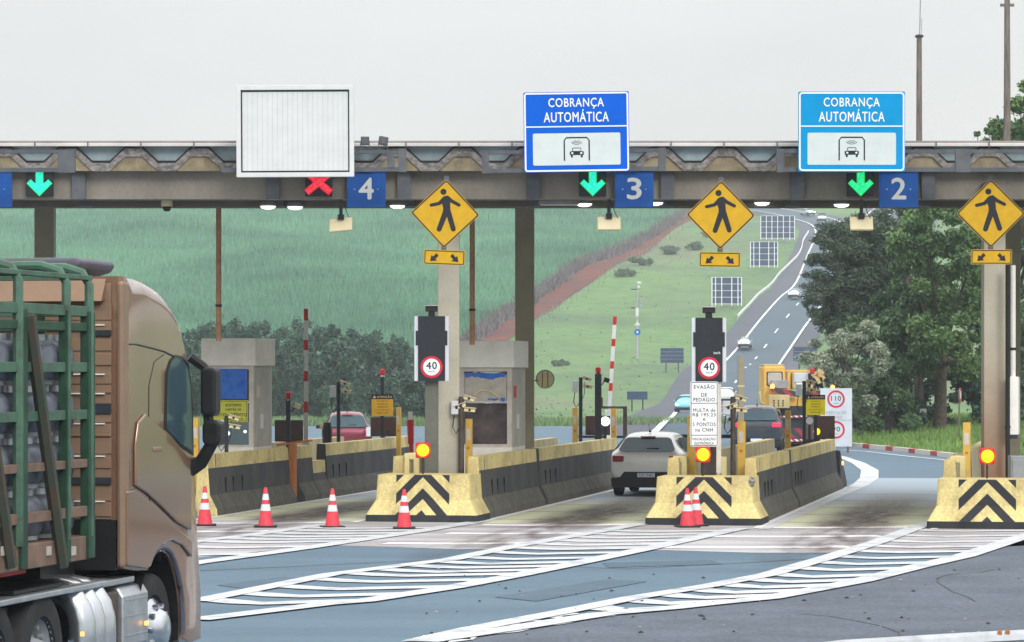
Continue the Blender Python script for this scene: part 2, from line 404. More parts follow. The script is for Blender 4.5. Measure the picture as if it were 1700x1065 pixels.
M['bank'] = mat('verge_grass', (.13, .22, .05), .95, scale=.3, col2=(.07, .13, .04), thr=(.3, .7), fine=(9, .3))
M['canebase'] = mat('cane_field_floor', (.08, .21, .125), .95, scale=.03, col2=(.045, .135, .09), thr=(.35, .65), fine=(.6, .25))
M['dirt'] = mat('red_earth', (.165, .046, .030), .95, scale=.12, col2=(.085, .034, .032), thr=(.35, .65), fine=(1.2, .2))
M['dirt2'] = mat('purplish_dry_cane_base', (.12, .075, .085), .95, scale=.2, col2=(.10, .11, .09), thr=(.35, .65), fine=(1.2, .25))  # purple tint of the dead cane base, mottled grey-green
M['asphalt'] = mat('blue_grey_asphalt', (.108, .182, .246), .7, scale=.5, col2=(.070, .122, .168), thr=(.28, .72), bump=.25, bscale=40, stretch=(.18, 1.0, 1), fine=(9, .10), spec=.35)
M['shoulder'] = mat('coarse_shoulder_asphalt', (.125, .150, .185), .9, scale=.6, col2=(.076, .095, .122), thr=(.3, .7), bump=.5, bscale=30, fine=(14, .26))
M['hwy'] = mat('highway_asphalt', (.068, .110, .145), .7, scale=.08, col2=(.056, .09, .118), thr=(.3, .7), fine=(1.5, .05))
M['hwysh'] = mat('purple_grey_shoulder', (.095, .105, .135), .8, scale=.1, col2=(.075, .085, .105), thr=(.3, .7), fine=(1.5, .08))
M['apron'] = mat('worn_concrete_apron', (.46, .455, .475), .8, scale=.7, col2=(.28, .255, .255), thr=(.36, .6), bump=.2, bscale=30, stretch=(.3, 1.2, 1), fine=(14, .12))
M['linepaint'] = mat('road_line_paint', (.56, .58, .60), .7, scale=1.6, col2=(.30, .34, .38), thr=(.30, .50), fine=(16, .14))
M['wornpaint'] = mat('worn_road_line_paint', (.76, .75, .76), .7, scale=3, col2=(.42, .40, .41), thr=(.30, .42))
M['farline'] = mat('far_road_line_paint', (.72, .76, .80), .6, var=.05)
def lane_mat():
    """concrete lane slabs: greenish-yellow with dark tyre and oil staining down the middle, pale blue further on"""
    m = bpy.data.materials.new('stained_lane_concrete'); m.use_nodes = True
    n = m.node_tree.nodes; l = m.node_tree.links; b = n['Principled BSDF']; b.inputs['Roughness'].default_value = .75
    t = n.new('ShaderNodeTexCoord'); sx = n.new('ShaderNodeSeparateXYZ'); l.new(t.outputs['Object'], sx.inputs[0])
    def noise(sc, st):
        mp = n.new('ShaderNodeMapping'); mp.inputs['Scale'].default_value = st; l.new(t.outputs['Object'], mp.inputs[0])
        z = n.new('ShaderNodeTexNoise'); z.inputs['Scale'].default_value = sc; z.inputs['Detail'].default_value = 6; l.new(mp.outputs[0], z.inputs['Vector']); return z.outputs[0]
    def mr(src, a, c, d=0, e=1):
        q = n.new('ShaderNodeMapRange'); q.interpolation_type = 'SMOOTHSTEP'
        q.inputs[1].default_value = a; q.inputs[2].default_value = c; q.inputs[3].default_value = d; q.inputs[4].default_value = e; l.new(src, q.inputs[0]); return q.outputs[0]
    def mth(op, a, c):
        q = n.new('ShaderNodeMath'); q.operation = op
        for i, v in enumerate((a, c)):
            if hasattr(v, 'links'): l.new(v, q.inputs[i])
            else: q.inputs[i].default_value = v
        return q.outputs[0]
    def mix(f, a, c):
        q = n.new('ShaderNodeMix'); q.data_type = 'RGBA'; l.new(f, q.inputs[0])
        for i, v in ((6, a), (7, c)):
            if hasattr(v, 'links'): l.new(v, q.inputs[i])
            else: q.inputs[i].default_value = (*v, 1)
        return q.outputs[2]
    n1 = noise(.5, (1, .5, 1)); n2 = noise(6, (1, .25, 1))
    yy2 = mth('ADD', sx.outputs[1], mth('MULTIPLY', n1, 5.))
    base = mix(mr(yy2, 9, 15), (.56, .58, .40), (.30, .37, .43))
    band = mr(mth('ABSOLUTE', mth('ADD', sx.outputs[0], mth('MULTIPLY', mth('SUBTRACT', n1, .5), .8)), 0), .25, 1.15, 1, 0)
    st = mth('MULTIPLY', band, mr(sx.outputs[1], 22, 8))
    st = mth('MULTIPLY', st, mr(n2, .25, .6, .7, 1))
    c = mix(st, base, (.10, .085, .065))
    c = mix(mr(n2, .5, .8, 0, .35), c, (.38, .39, .33))
    l.new(c, b.inputs['Base Color']); return m
M['lane'] = lane_mat()

def grid_axis(parts):
    r = []
    for a, b, st in parts: r += list(np.arange(a, b, st))
    return np.array(r + [parts[-1][1]])
gx = grid_axis([(-700, -200, 50), (-200, -20, 6), (-20, 6, 3), (6, 26, .5), (26, 60, 3), (60, 240, 6), (240, 700, 60)])
gy = grid_axis([(-80, 60, 20), (60, 90, 5), (90, 200, 2), (200, 1000, 5), (1000, 1500, 25)])
def sheet(name, X, Y, Z, m, smooth=True):
    ny, nx = X.shape; V = np.stack([X, Y, Z], -1).reshape(-1, 3)
    i = np.arange(ny-1)[:, None]*nx + np.arange(nx-1)[None]; i = i.ravel()
    o = big(name, V, np.stack([i, i+1, i+nx+1, i+nx], 1), m, smooth=smooth); return tag(o, kind='structure')
GX, GY = np.meshgrid(gx, gy)
sheet('ground', GX, GY, zt(GX, GY) - .02, 'grass')
def flat(name, poly, z, m, kind='structure'):
    b = MB(); b.add([(x, y, z) for x, y in poly], [tuple(range(len(poly)))]); o = b.build(name, m); return tag(o, kind=kind)
# main plaza pavement (blue asphalt), shoulder, apron
kb = [(float(a), float(b)) for a, b in zip(kbx, kby)]
flat('plaza_asphalt', [(-70, -60), (60, -60), (60, 84), (15.75, 84)] + kb[:7] + [(14, 168), (-70, 168)], .004, 'asphalt')
lowC = [(700, 1068), (850, 1046), (1000, 1022), (1112, 1012), (1175, 1005), (1275, 995), (1425, 967), (1525, 942), (1600, 925), (1700, 892), (1760, 876)]
flat('road_shoulder', [G(*p) for p in lowC] + [(60, 58), (60, -40), (-2, -40), (-2.2, 28)], .008, 'shoulder')
flat('toll_apron', [G(320, 927), G(540, 905), G(760, 912), G(1040, 912), G(1250, 918), G(1500, 918), G(1720, 905), (30, 58), (30, 57.5), G(1705, 870), G(1262, 866), G(795, 863), G(330, 859), (-30, 63.9), (-30, 53.6)], .008, 'apron')

# toll lanes : slabs between the islands
def isl(k, x, t):
    """point in island k's own frame (x across, t along) -> world"""
    c, s_ = math.cos(R(LH)), math.sin(R(LH))
    return ({-2: -12.4, -1: -7.08, 0: -1.70, 1: 3.59, 2: 8.68}[k] + x*c + t*s_, 62.1 - 1.3*k - (k == 2)*.1 - x*s_ + t*c)
for k in (-2, -1, 0, 1, 2):
    x, y = isl(k, 2.71, 0)
    b = MB(); b.box(-1.72, 1.72, -.3, 27, -.02, .012)
    o = b.build('toll_lane', 'lane'); o.location = (x, y, 0); o.rotation_euler = (0, 0, R(-LH)); tag(o, kind='structure')

# --- painted markings
def ribbon(b, pts, wd, z=.016, k=None, zfun=None):
    """painted line of real width wd along ground points"""
    P = [Vector((p[0], p[1])) for p in pts]; vs = []
    ws = wd if isinstance(wd, (list, tuple)) else [wd]*len(P)
    for i, p in enumerate(P):
        d = (P[min(i+1, len(P)-1)] - P[max(i-1, 0)]).normalized(); nn = Vector((-d.y, d.x))
        for q in (p + nn*ws[i]/2, p - nn*ws[i]/2):
            vs.append((q.x, q.y, z if zfun is None else float(zfun(q.x, q.y)) + z))
    b.add(vs, [(2*i, 2*i+1, 2*i+3, 2*i+2) for i in range(len(P)-1)], k)
def lerp_poly(poly, x):
    return np.interp(x, [p[0] for p in poly], [p[1] for p in poly])
upB = [(325, 1000), (550, 955), (750, 930), (850, 909), (975, 887), (1085, 867)]
loB = [(325, 1031), (537, 1005), (600, 1000), (750, 977), (857, 957), (965, 935), (1075, 912), (1175, 890), (1230, 878)]
upC = [(690, 1068), (787, 1046), (925, 1020), (1050, 995), (1175, 975), (1275, 956), (1375, 927), (1455, 902), (1545, 868)]
upA = [(200, 925), (325, 900), (432, 887), (540, 871)]
loA = [(200, 957), (325, 936), (500, 912), (540, 906), (690, 884), (750, 874), (800, 866)]
mk = MB(); zl_ = [.0195]
for pl, wd in ((upA, .34), (loA, .38), (upB, .34), (loB, .38), (upC, .34), (lowC, .38)):
    pts = [G(*p) for p in pl]
    # resample
    q = []
    for a, c in zip(pts[:-1], pts[1:]):
        for t in np.linspace(0, 1, 5)[:-1]: q.append((a[0]+(c[0]-a[0])*t, a[1]+(c[1]-a[1])*t))
    q.append(pts[-1]); zl_[0] += .0012; ribbon(mk, q, wd, zl_[0])
def chevrons(up, lo, ys, x0s):
    """shallow chevron bars between the two edge lines"""
    for x0 in x0s:
        ys0 = float(lerp_poly(up, x0)); yb = ys0 + 7.*(ys0-820)/180; ye = ys0 + 2.*(ys0-820)/180
        # where the bar meets the lower line
        xs = np.arange(x0, 1760, 2.); lo_y = lerp_poly(lo, xs); i = int(np.argmax(lo_y <= ye + 1))
        if i == 0: continue
        xe = float(xs[i]); xb = x0 + (xe - x0)*.36
        ribbon(mk, [G(x0, ys0), G(x0 + (xb-x0)*.6, ys0 + (yb-ys0)*.75), G(xb, yb), G(xb + (xe-xb)*.3, yb - (yb-ye)*.35), G(xe, ye)], .50, .0170 + .0002*(len(mk.f) % 9))
chevrons(upB, loB, 0, [343, 400, 458, 517, 573, 625, 677, 727, 772, 812, 848, 884, 918, 950, 980, 1008, 1034, 1058])
chevrons(upC, lowC, 0, [740, 800, 862, 925, 985, 1043, 1098, 1150, 1198, 1243, 1283, 1320, 1353, 1385, 1415, 1441, 1466, 1490, 1512, 1530])
chevrons(upA, loA, 0, [230, 290, 335, 375, 412, 446, 478, 506])
tag(mk.build('hatched_road_markings', 'linepaint'), kind='structure')
# rumble bars across each lane approach, worn edge lines along the walls
wp = MB()
for k in (-1, 0, 1):
    for ry, xa, xb, wdt in {-1: ((868.5, 300, 545, .6), (882.5, 300, 450, .6)), 0: ((872, 800, 1060, .55), (886, 742, 990, .55), (902.5, 640, 884, .6)), 1: ((876, 1268, 1510, .55), (891, 1170, 1462, .6), (909, 1100, 1410, .65))}[k]:
        ribbon(wp, [G(xa + (xb-xa)*u, ry + .8*math.sin(u*4)) for u in np.linspace(0, 1, 7)], wdt, .0145)
for k in (-1, 0, 1):
    ribbon(wp, [isl(k, 1.12, t) for t in np.linspace(-1.2, 20, 12)], .16, .0165)
    ribbon(wp, [isl(k, 4.32, t) for t in np.linspace(-1.0, 2.5, 5)], .13, .0165)
tag(wp.build('worn_lane_markings', 'wornpaint'), kind='structure')
cv = MB()
pts = [G(*p) for p in ((1268, 879), (1330, 852), (1390, 823), (1428, 806), (1443, 794), (1444, 781), (1425, 769), (1398, 759), (1360, 750))]
ribbon(cv, pts, [.22, .26, .3, .42, .5, .5, .42, .3, .25], .0175)
ribbon(cv, [G(*p) for p in ((1400, 747), (1440, 750), (1500, 757), (1560, 763), (1610, 769))], .2, .0175)
tag(cv.build('curved_edge_line', 'linepaint'), kind='structure')
# painted kerb along the grass verge
kr = MB()
P = [(float(Xk(Y)), float(Y)) for Y in np.linspace(92, 160, 40)]
for a, c in zip(P[:-1], P[1:]):
    d = Vector((c[0]-a[0], c[1]-a[1])).normalized(); nn = Vector((-d.y, d.x))*.09
    kr.add([(a[0]+nn.x, a[1]+nn.y, 0), (a[0]-nn.x, a[1]-nn.y, 0), (c[0]-nn.x, c[1]-nn.y, 0), (c[0]+nn.x, c[1]+nn.y, 0),
            (a[0]+nn.x, a[1]+nn.y, .16), (a[0]-nn.x, a[1]-nn.y, .16), (c[0]-nn.x, c[1]-nn.y, .16), (c[0]+nn.x, c[1]+nn.y, .16)],
           [(4, 5, 6, 7), (0, 4, 7, 3), (1, 2, 6, 5)])
tag(kr.build('kerb', 'kerbpaint'), kind='structure')
# verge and left median grass lie on the ground sheet; verge has its own richer turf sheet
vy = np.arange(97, 176, 1.5); vu = np.linspace(.25, 22, 30)
VX = Xk(vy)[:, None] + vu[None]; VY = np.repeat(vy[:, None], 30, 1)
sheet('grass_verge', VX, VY, zt(VX, VY) + .03, 'bank')

# --- tyre and oil staining on the approaches, scattered debris
def stainmat():
    m = bpy.data.materials.new('oil_and_rubber_stain'); m.use_nodes = True
    n = m.node_tree.nodes; l = m.node_tree.links; b = n['Principled BSDF']; b.inputs['Base Color'].default_value = (.085, .062, .055, 1); b.inputs['Roughness'].default_value = .8
    t = n.new('ShaderNodeTexCoord'); u = n.new('ShaderNodeSeparateXYZ'); l.new(t.outputs['Object'], u.inputs[0])
    mp = n.new('ShaderNodeMapping'); mp.inputs['Scale'].default_value = (1, .22, 1); l.new(t.outputs['Object'], mp.inputs[0])
    z = n.new('ShaderNodeTexNoise'); z.inputs['Scale'].default_value = 2.2; z.inputs['Detail'].default_value = 8; l.new(mp.outputs[0], z.inputs['Vector'])
    def mr(src, a, c, d, e):
        q = n.new('ShaderNodeMapRange'); q.interpolation_type = 'SMOOTHSTEP'
        for i, v in ((1, a), (2, c), (3, d), (4, e)): q.inputs[i].default_value = v
        l.new(src, q.inputs[0]); return q.outputs[0]
    def mul(a, c):
        q = n.new('ShaderNodeMath'); q.operation = 'MULTIPLY'; l.new(a, q.inputs[0]); l.new(c, q.inputs[1]); return q.outputs[0]
    ab = n.new('ShaderNodeMath'); ab.operation = 'ABSOLUTE'; l.new(u.outputs[0], ab.inputs[0])
    f = mul(mul(mr(ab.outputs[0], .1, 1.1, 1, 0), mr(z.outputs[0], .35, .68, .05, .6)), mul(mr(u.outputs[1], -16, -4, 0, 1), mr(u.outputs[1], 4, 9, 1, .0)))
    l.new(f, b.inputs['Alpha']); return m
M['stain'] = stainmat()
for k in (-1, 0, 1):
    x, y = isl(k, 2.75, 0); b = MB(); b.add([(-1.5, -17, .0152), (1.5, -17, .0152), (1.5, 9.5, .0152), (-1.5, 9.5, .0152)], [(0, 1, 2, 3)])
    o = b.build('road_stain', 'stain'); o.location = (x, y, 0); o.rotation_euler = (0, 0, R(-LH)); tag(o, kind='structure')
b = MB(); rs = random.Random(2)
for i in range(90):
    x, y = G(rs.uniform(700, 1700), rs.uniform(935, 1060)); s_ = rs.uniform(.008, .028)
    b.m = Matrix.Translation((x, y, .012)) @ Matrix.Rotation(rs.uniform(0, 6), 4, 'Z'); b.add([(-s_, -s_, 0), (s_*1.5, -s_*.8, 0), (s_, s_, 0), (-s_*.7, s_, 0), (0, 0, s_*.9)], [(0, 1, 4), (1, 2, 4), (2, 3, 4), (3, 0, 4)], rs.choice((0, 0, 0, 1)))
tag(b.build('road_debris', ['black', 'conc']), kind='stuff')
jm = MB(); rs = random.Random(4)
for k in (-1, 0, 1):
    for t0 in (1.2, 4.6, 8.1, 11.7, 15.4): ribbon(jm, [isl(k, x_, t0 + .03*math.sin(x_*2+t0)) for x_ in np.linspace(1.0, 4.4, 7)], .10, .0136)
def crack(p, d, n, wd):
    q = [p]
    for i in range(n):
        d += rs.uniform(-.5, .5); q.append((q[-1][0] + .35*math.cos(d), q[-1][1] + .9*math.sin(d)))
    ribbon(jm, q, wd, .0122)
for p, d, n in ((G(1330, 1020), -.2, 7), (G(1620, 1000), 1.2, 9)): crack(p, d, n, .025)
ribbon(jm, [G(330, 948), G(700, 931), G(1040, 945), G(1250, 934), G(1400, 925)], .05, .0117)
M['joint'] = mat('dark_joint_filler', (.075, .082, .088), .8, var=.2, scale=2)
tag(jm.build('pavement_joints', 'joint'), kind='structure')
M['patch'] = mat('darker_asphalt_patch', (.088, .142, .190), .75, scale=.8, col2=(.066, .108, .148), thr=(.3, .7), fine=(9, .12))
for pl in (((820, 992), (1010, 962), (1075, 966), (890, 999)), ((360, 972), (470, 958), (520, 962), (405, 978)), ((1000, 935), (1180, 930), (1200, 937), (1010, 943))):
    flat('asphalt_patch', [G(*p) for p in pl], .0105, 'patch')
# --- highway climbing the hill
LL = [hit(*p) for p in ((1207, 596), (1242, 557), (1286, 508), (1325, 465), (1335, 440), (1345, 415), (1356, 388), (1352, 378), (1339, 370), (1322, 364), (1297, 357), (1273, 353), (1250, 349.5), (1215, 346))]
LL = [G(1085, 727), G(1100, 712)] + [hit(1125, 683), hit(1163, 643)] + LL
def resamp(P, n):
    P = np.array(P, float); d = np.r_[0, np.cumsum(np.hypot(*np.diff(P, axis=0).T))]
    t = np.linspace(0, d[-1], n); Q = np.stack([np.interp(t, d, P[:, 0]), np.interp(t, d, P[:, 1])], 1)
    return Q
def smooth(Q, it=6):
    for _ in range(it):
        Q2 = Q.copy(); Q2[1:-1] = (Q[:-2] + 2*Q[1:-1] + Q[2:])/4; Q = Q2
    return Q
HW = smooth(resamp(LL, 160), 12)
def offs(Q, o):
    d = np.gradient(Q, axis=0); d /= np.hypot(d[:, 0], d[:, 1])[:, None]
    return Q + np.stack([d[:, 1], -d[:, 0]], 1)*o
def drape(name, Q, o0, o1, m, dz, n=7):
    us = np.linspace(o0, o1, n); L = [offs(Q, u) for u in us]
    X = np.stack([q[:, 0] for q in L], 1); Y = np.stack([q[:, 1] for q in L], 1)
    return sheet(name, X, Y, zt(X, Y) + dz, m)
drape('highway_shoulder', HW, -3.4, 10.2, 'hwysh', .10)
drape('highway', HW, -.2, 7.6, 'hwy', .16)
fl = MB()
for o, in ((0,), (7.4,)):
    ribbon(fl, [tuple(p) for p in offs(HW, o)], .34, .24, zfun=zt)
mid = offs(HW, 3.7); dd = np.r_[0, np.cumsum(np.hypot(*np.diff(mid, axis=0).T))]
s0 = 60
while s0 < dd[-1]*.92:
    ts = np.linspace(s0, s0+4.5, 3)
    ribbon(fl, [(float(np.interp(t, dd, mid[:, 0])), float(np.interp(t, dd, mid[:, 1]))) for t in ts], .24, .24, zfun=zt); s0 += 16
tag(fl.build('highway_line_markings', 'farline'), kind='structure')
H2 = smooth(resamp([hit(1395, 430), hit(1425, 372), hit(1440, 355), hit(1452, 345), hit(1470, 339)], 40), 3)
drape('second_carriageway_shoulder', H2, -1.5, 17, 'hwysh', .10); drape('second_carriageway', H2, 0, 14.5, 'hwy', .16)
f2 = MB()
for o in (.3, 5.6): ribbon(f2, [tuple(p) for p in offs(H2, o)], .32, .24, zfun=zt)
tag(f2.build('second_carriageway_lines', 'farline'), kind='structure')

# --- red dirt track and cane field
UE = [hit(*p) for p in ((790, 575), (860, 525), (900, 492), (940, 468), (985, 436), (1050, 413), (1100, 386), (1143, 360), (1175, 343))]
LE = [hit(*p) for p in ((800, 590), (860, 556), (905, 520), (945, 492), (1000, 458), (1055, 428), (1100, 397), (1146, 366), (1180, 345))]
UE = [(UE[0][0]-14, UE[0][1]-60)] + UE; LE = [(LE[0][0]-12, LE[0][1]-60)] + LE
U = smooth(resamp(UE, 90), 3); L_ = smooth(resamp(LE, 90), 3)
us = np.linspace(0, 1, 7)
X = U[:, 0:1]*(1-us) + L_[:, 0:1]*us; Y = U[:, 1:2]*(1-us) + L_[:, 1:2]*us
sheet('red_dirt_track', X, Y, zt(X, Y) + .10, 'dirt')
us = np.linspace(0, 1, 5)
X = (U[:, 0:1]-7)*(1-us) + (U[:, 0:1]+.4)*us; Y = (U[:, 1:2]+4)*(1-us) + U[:, 1:2]*us
sheet('dry_field_margin', X, Y, zt(X, Y) + .06, 'dirt2')
uo = np.argsort(U[:, 1])
def Xe(Y): return np.interp(Y, U[uo, 1], U[uo, 0])
cy = np.arange(255, 960, 5.); un = np.linspace(0, 1, 26)
XR = Xe(cy) - 5; XL = -cy*.36 - 90
X = XL[:, None] + (XR-XL)[:, None]*un; Y = np.repeat(cy[:, None], 26, 1)
sheet('cane_field_ground', X, Y, zt(X, Y) + .08, 'canebase')
M['cane'] = leafmat('sugar_cane_leaf', (.042, .145, .088), (.152, .37, .21), .75, big=.03)
M['drycane'] = leafmat('dry_cane_leaf', (.07, .06, .07), (.19, .16, .16), .8, big=.1)
M['tuft'] = leafmat('meadow_grass_blade', (.11, .18, .08), (.17, .27, .12), .85, big=.05)
def blades(name, X, Y, h, wd, m, lean=.35, dz=0., label=None):
    n = len(X); Z = zt(X, Y) + dz
    a = rng.uniform(0, 2*np.pi, n); ca, sa = np.cos(a), np.sin(a)
    lx, ly = rng.normal(0, lean, n)*h, rng.normal(0, lean, n)*h
    V = np.stack([np.stack([X-ca*wd/2, Y-sa*wd/2, Z-.05], 1), np.stack([X+ca*wd/2, Y+sa*wd/2, Z-.05], 1), np.stack([X+lx, Y+ly, Z+h], 1)], 1).reshape(-1, 3)
    o = big(name, V, np.arange(3*n).reshape(-1, 3), m); return tag(o, kind='stuff')
n = 260000
Yc = 260 + 560*rng.uniform(0, 1, n)**1.15
xl = -Yc*.165 - 6; xr = Xe(Yc) - 2.5
Xc = xl + (xr-xl)*rng.uniform(0, 1, n)
den = np.sin(Xc*.13+np.sin(Yc*.05)*2)*np.sin(Yc*.09+1.3)*.5+.5
hh = (1.0 + .8*rng.uniform(0, 1, n))*(.55+.8*den)
blades('sugar_cane', Xc, Yc, hh, rng.uniform(.14, .34, n)*(.6+Yc/900), 'cane', .14)
n = 7000
t = rng.uniform(0, 1, n); i = (t*88).astype(int); off = rng.uniform(-2.8, .1, n)
blades('dry_cane_margin', U[i, 0]+off, U[i, 1]-off*.4+rng.uniform(-3, 3, n), rng.uniform(.7, 1.9, n), rng.uniform(.2, .4, n), 'drycane')
n = 900
Yc = 178 + 500*rng.uniform(0, 1, n); xl = np.interp(Yc, L_[:, 1], L_[:, 0]); xl = np.where(Yc < L_[0, 1], -Yc*.06, xl) + 1
ho = np.argsort(HW[:, 1]); xr = np.interp(Yc, HW[ho, 1], HW[ho, 0]) - 4.2
Xc = xl + (xr-xl)*rng.uniform(0, 1, n); ok = (xr > xl); Xc, Yc = Xc[ok], Yc[ok]
blades('meadow_grass', Xc, Yc, rng.uniform(.08, .26, len(Xc)), rng.uniform(.15, .5, len(Xc)), 'tuft', .5)
M['vtuft'] = leafmat('verge_grass_blade', (.075, .15, .03), (.19, .32, .07), .7, big=.3)
n = 30000
Yc = rng.uniform(98, 172, n); Xc = Xk(Yc) + .3 + 14*rng.uniform(0, 1, n)
blades('verge_grass', Xc, Yc, rng.uniform(.08, .32, n), rng.uniform(.03, .09, n), 'vtuft', .4)
n = 14000
Yc = rng.uniform(168, 200, n); Xc = rng.uniform(-30, 12, n)
blades('plaza_edge_grass', Xc, Yc, rng.uniform(.15, .5, n), rng.uniform(.06, .15, n), 'tuft', .4)

# ================================================================ canopy
cp = thing('toll_canopy', (0, 62.7, 0), 'grey and beige concrete toll plaza canopy with folded roof over the lanes', 'canopy')
def cpb(b, name, m, **k):
    o = b.build(name, m, cp, **k); o.location = (0, -62.7, 0); return o
b = MB(); b.box(-24, 24, 63, 63.5, PZ(330, 63), PZ(262, 63)); cpb(b, 'front_beam', 'beam')
b = MB(); b.box(-24, 24, 63.9, 64.5, PZ(343.5, 64), PZ(322, 64)); b.box(-24, 24, 72.1, 72.7, 6.62, 7.0)
for x in np.arange(-23, 24, 5.42): b.box(x-.15, x+.15, 64.5, 72.1, 6.62, 7.0)
cpb(b, 'rear_beam', 'beam_dark')
bp = []   # zig-zag ribbon
Yf = 62.65
for i in range(-4, 20):
    c = 222 + 109.2*i
    for dx, py in ((-55+15, 270), (-14, 246), (14, 246), (55-15, 270)): bp.append((PX(c+dx, Yf), PZ(py, Yf)))
th = .155
top = [(x, z) for x, z in bp]; bot = [(x, z-th) for x, z in bp]
b = MB(); n = len(top)
vs = [(x, Yf, z) for x, z in top] + [(x, Yf, z) for x, z in bot] + [(x, 73.4, z) for x, z in top] + [(x, 73.4, z) for x, z in bot]
fs = []
for i in range(n-1):
    fs += [(i, i+1, n+i+1, n+i), (i, 2*n+i, 2*n+i+1, i+1), (n+i, n+i+1, 3*n+i+1, 3*n+i), (2*n+i, 3*n+i, 3*n+i+1, 2*n+i+1)]
b.add(vs, fs); cpb(b, 'folded_roof', 'fold')
b = MB(); tm = [(x, z+.012) for x, z in bp]
vs = [(x, 62.675, z) for x, z in tm] + [(x, 62.675, z+.035) for x, z in tm] + [(x, 62.73, z+.035) for x, z in tm]
b.add(vs, [f for i in range(n-1) for f in ((i, i+1, n+i+1, n+i), (n+i, n+i+1, 2*n+i+1, 2*n+i))]); cpb(b, 'roof_membrane', 'black')
b = MB()
for i in range(-4, 20):
    c = 222 + 109.2*i; q = [(PX(c+dx, 62.8), PZ(py, 62.8)-th*.7) for dx, py in ((-40, 270), (-14, 246), (14, 246), (40, 270))]
    q = [(q[0][0], PZ(284, 62.8))] + q + [(q[3][0], PZ(284, 62.8))]
    b.prism(q, 62.69, 62.735)
cpb(b, 'soffit_infill', 'crest')
b = MB(); b.box(-24, 24, 62.74, 62.76, PZ(283, 62.75), PZ(240.5, 62.75)); b.box(-24, 24, 73.45, 73.7, 6.9, PZ(240, 63)-.01); cpb(b, 'lining_panel', 'lining')
b = MB(); b.prism([(62.5, PZ(242.5, 62.5)), (62.5, PZ(237.5, 62.5)), (62.6, PZ(237, 62.6)), (62.6, PZ(242, 62.6))], -24, 24, 'x')
cpb(b, 'gutter', 'fascia', bevel=.01)
b = MB(); b.prism([(62.55, PZ(237.4, 62.6)), (62.55, PZ(233.5, 62.6)), (73.9, PZ(233, 62.6)+.03), (73.9, PZ(237.4, 62.6))], -24, 24, 'x')
cpb(b, 'roof_edge', 'fasciad')
b = MB()
for px in range(-30, 1800, 88): b.cb((PX(px, 62.5), 62.49, PZ(240, 62.5)), (.02, .03, .12))
cpb(b, 'gutter_brackets', 'steel')
for px in (131, 453, 671, 885, 1108, 1323, 1541, 1757, -90):
    b = MB(); x = PX(px, 62.9)
    b.box(x-.13, x+.13, 62.86, 62.99, PZ(331, 63), PZ(284, 63)); cpb(b, 'stiffener', 'steel'); b = MB(); b.box(x-.15, x+.15, 63.7, 63.89, PZ(343, 64), PZ(326, 64))
    cpb(b, 'stiffener', 'steel')
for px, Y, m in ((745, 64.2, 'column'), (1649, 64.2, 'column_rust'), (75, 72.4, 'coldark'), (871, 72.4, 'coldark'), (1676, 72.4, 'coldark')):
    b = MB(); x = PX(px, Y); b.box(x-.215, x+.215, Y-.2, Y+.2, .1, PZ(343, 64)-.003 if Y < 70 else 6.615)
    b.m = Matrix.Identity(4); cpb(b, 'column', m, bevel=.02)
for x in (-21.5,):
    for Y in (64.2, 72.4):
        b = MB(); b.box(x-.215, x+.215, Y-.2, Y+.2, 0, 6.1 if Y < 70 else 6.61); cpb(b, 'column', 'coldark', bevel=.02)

# downpipes
def pipe(px, py0, py1, Y, label, r=.055, m='pipe', n='drain_pipe', cat='drain pipe'):
    x = PX(px, Y); z0, z1 = PZ(py1, Y), PZ(py0, Y)
    b = MB(); b.tube([(0, 0, 0), (0, 0, z1-z0)], r, 12)
    t = thing(n, (x, Y, z0), label, cat); b.build('pipe', m, t, smooth=True)
    c = MB(); h = .25*(z1-z0); c.cyl((0, 0, h), r*1.25, .05, n=12); c.build('clamp', 'black', t); return t
pipe(363, 330, 566, 66.8, 'brown drain pipe dropping to the roof of the booth with blue poster')
pipe(784, 340, 572, 67.8, 'brown drain pipe dropping to the booth beside the beige column')
pipe(1673, 440, 798, 63.7, 'thin black cable pipe up the side of the rust stained column', .045, 'black', 'cable_pipe', 'pipe')
pipe(1682, 440, 625, 63.9, 'pale conduit pipe behind the rust stained column', .05, 'cream', 'cable_pipe', 'pipe')
# electrical boxes at the right edge
t = thing('electrical_box', (PX(1682, 63.8), 63.8, PZ(728, 63.8)), 'tall cream electrical box on the column at the right edge', 'electrical box')
b = MB(); b.box(-.1, .1, -.07, .1, .08, 1.22); b.build('box', 'cream', t, bevel=.01)
b = MB(); b.box(-.08, .08, -.06, .09, 0, .078); b.build('gland', 'dark', t)
b = MB(); b.box(.1, .12, -.072, -.05, .1, 1.2); b.build('hinge', 'silver', t)
t = thing('control_cabinet', (PX(1692, 62.5), 62.5, .2), 'grey control cabinet behind the right chevron block', 'cabinet')
b = MB(); b.box(-.16, .3, 0, .4, 0, 1.05); b.build('cabinet_body', 'grey', t, bevel=.015)
b = MB(); b.box(-.13, .27, -.02, -.002, .08, .98); b.build('door', 'grey', t, bevel=.01)

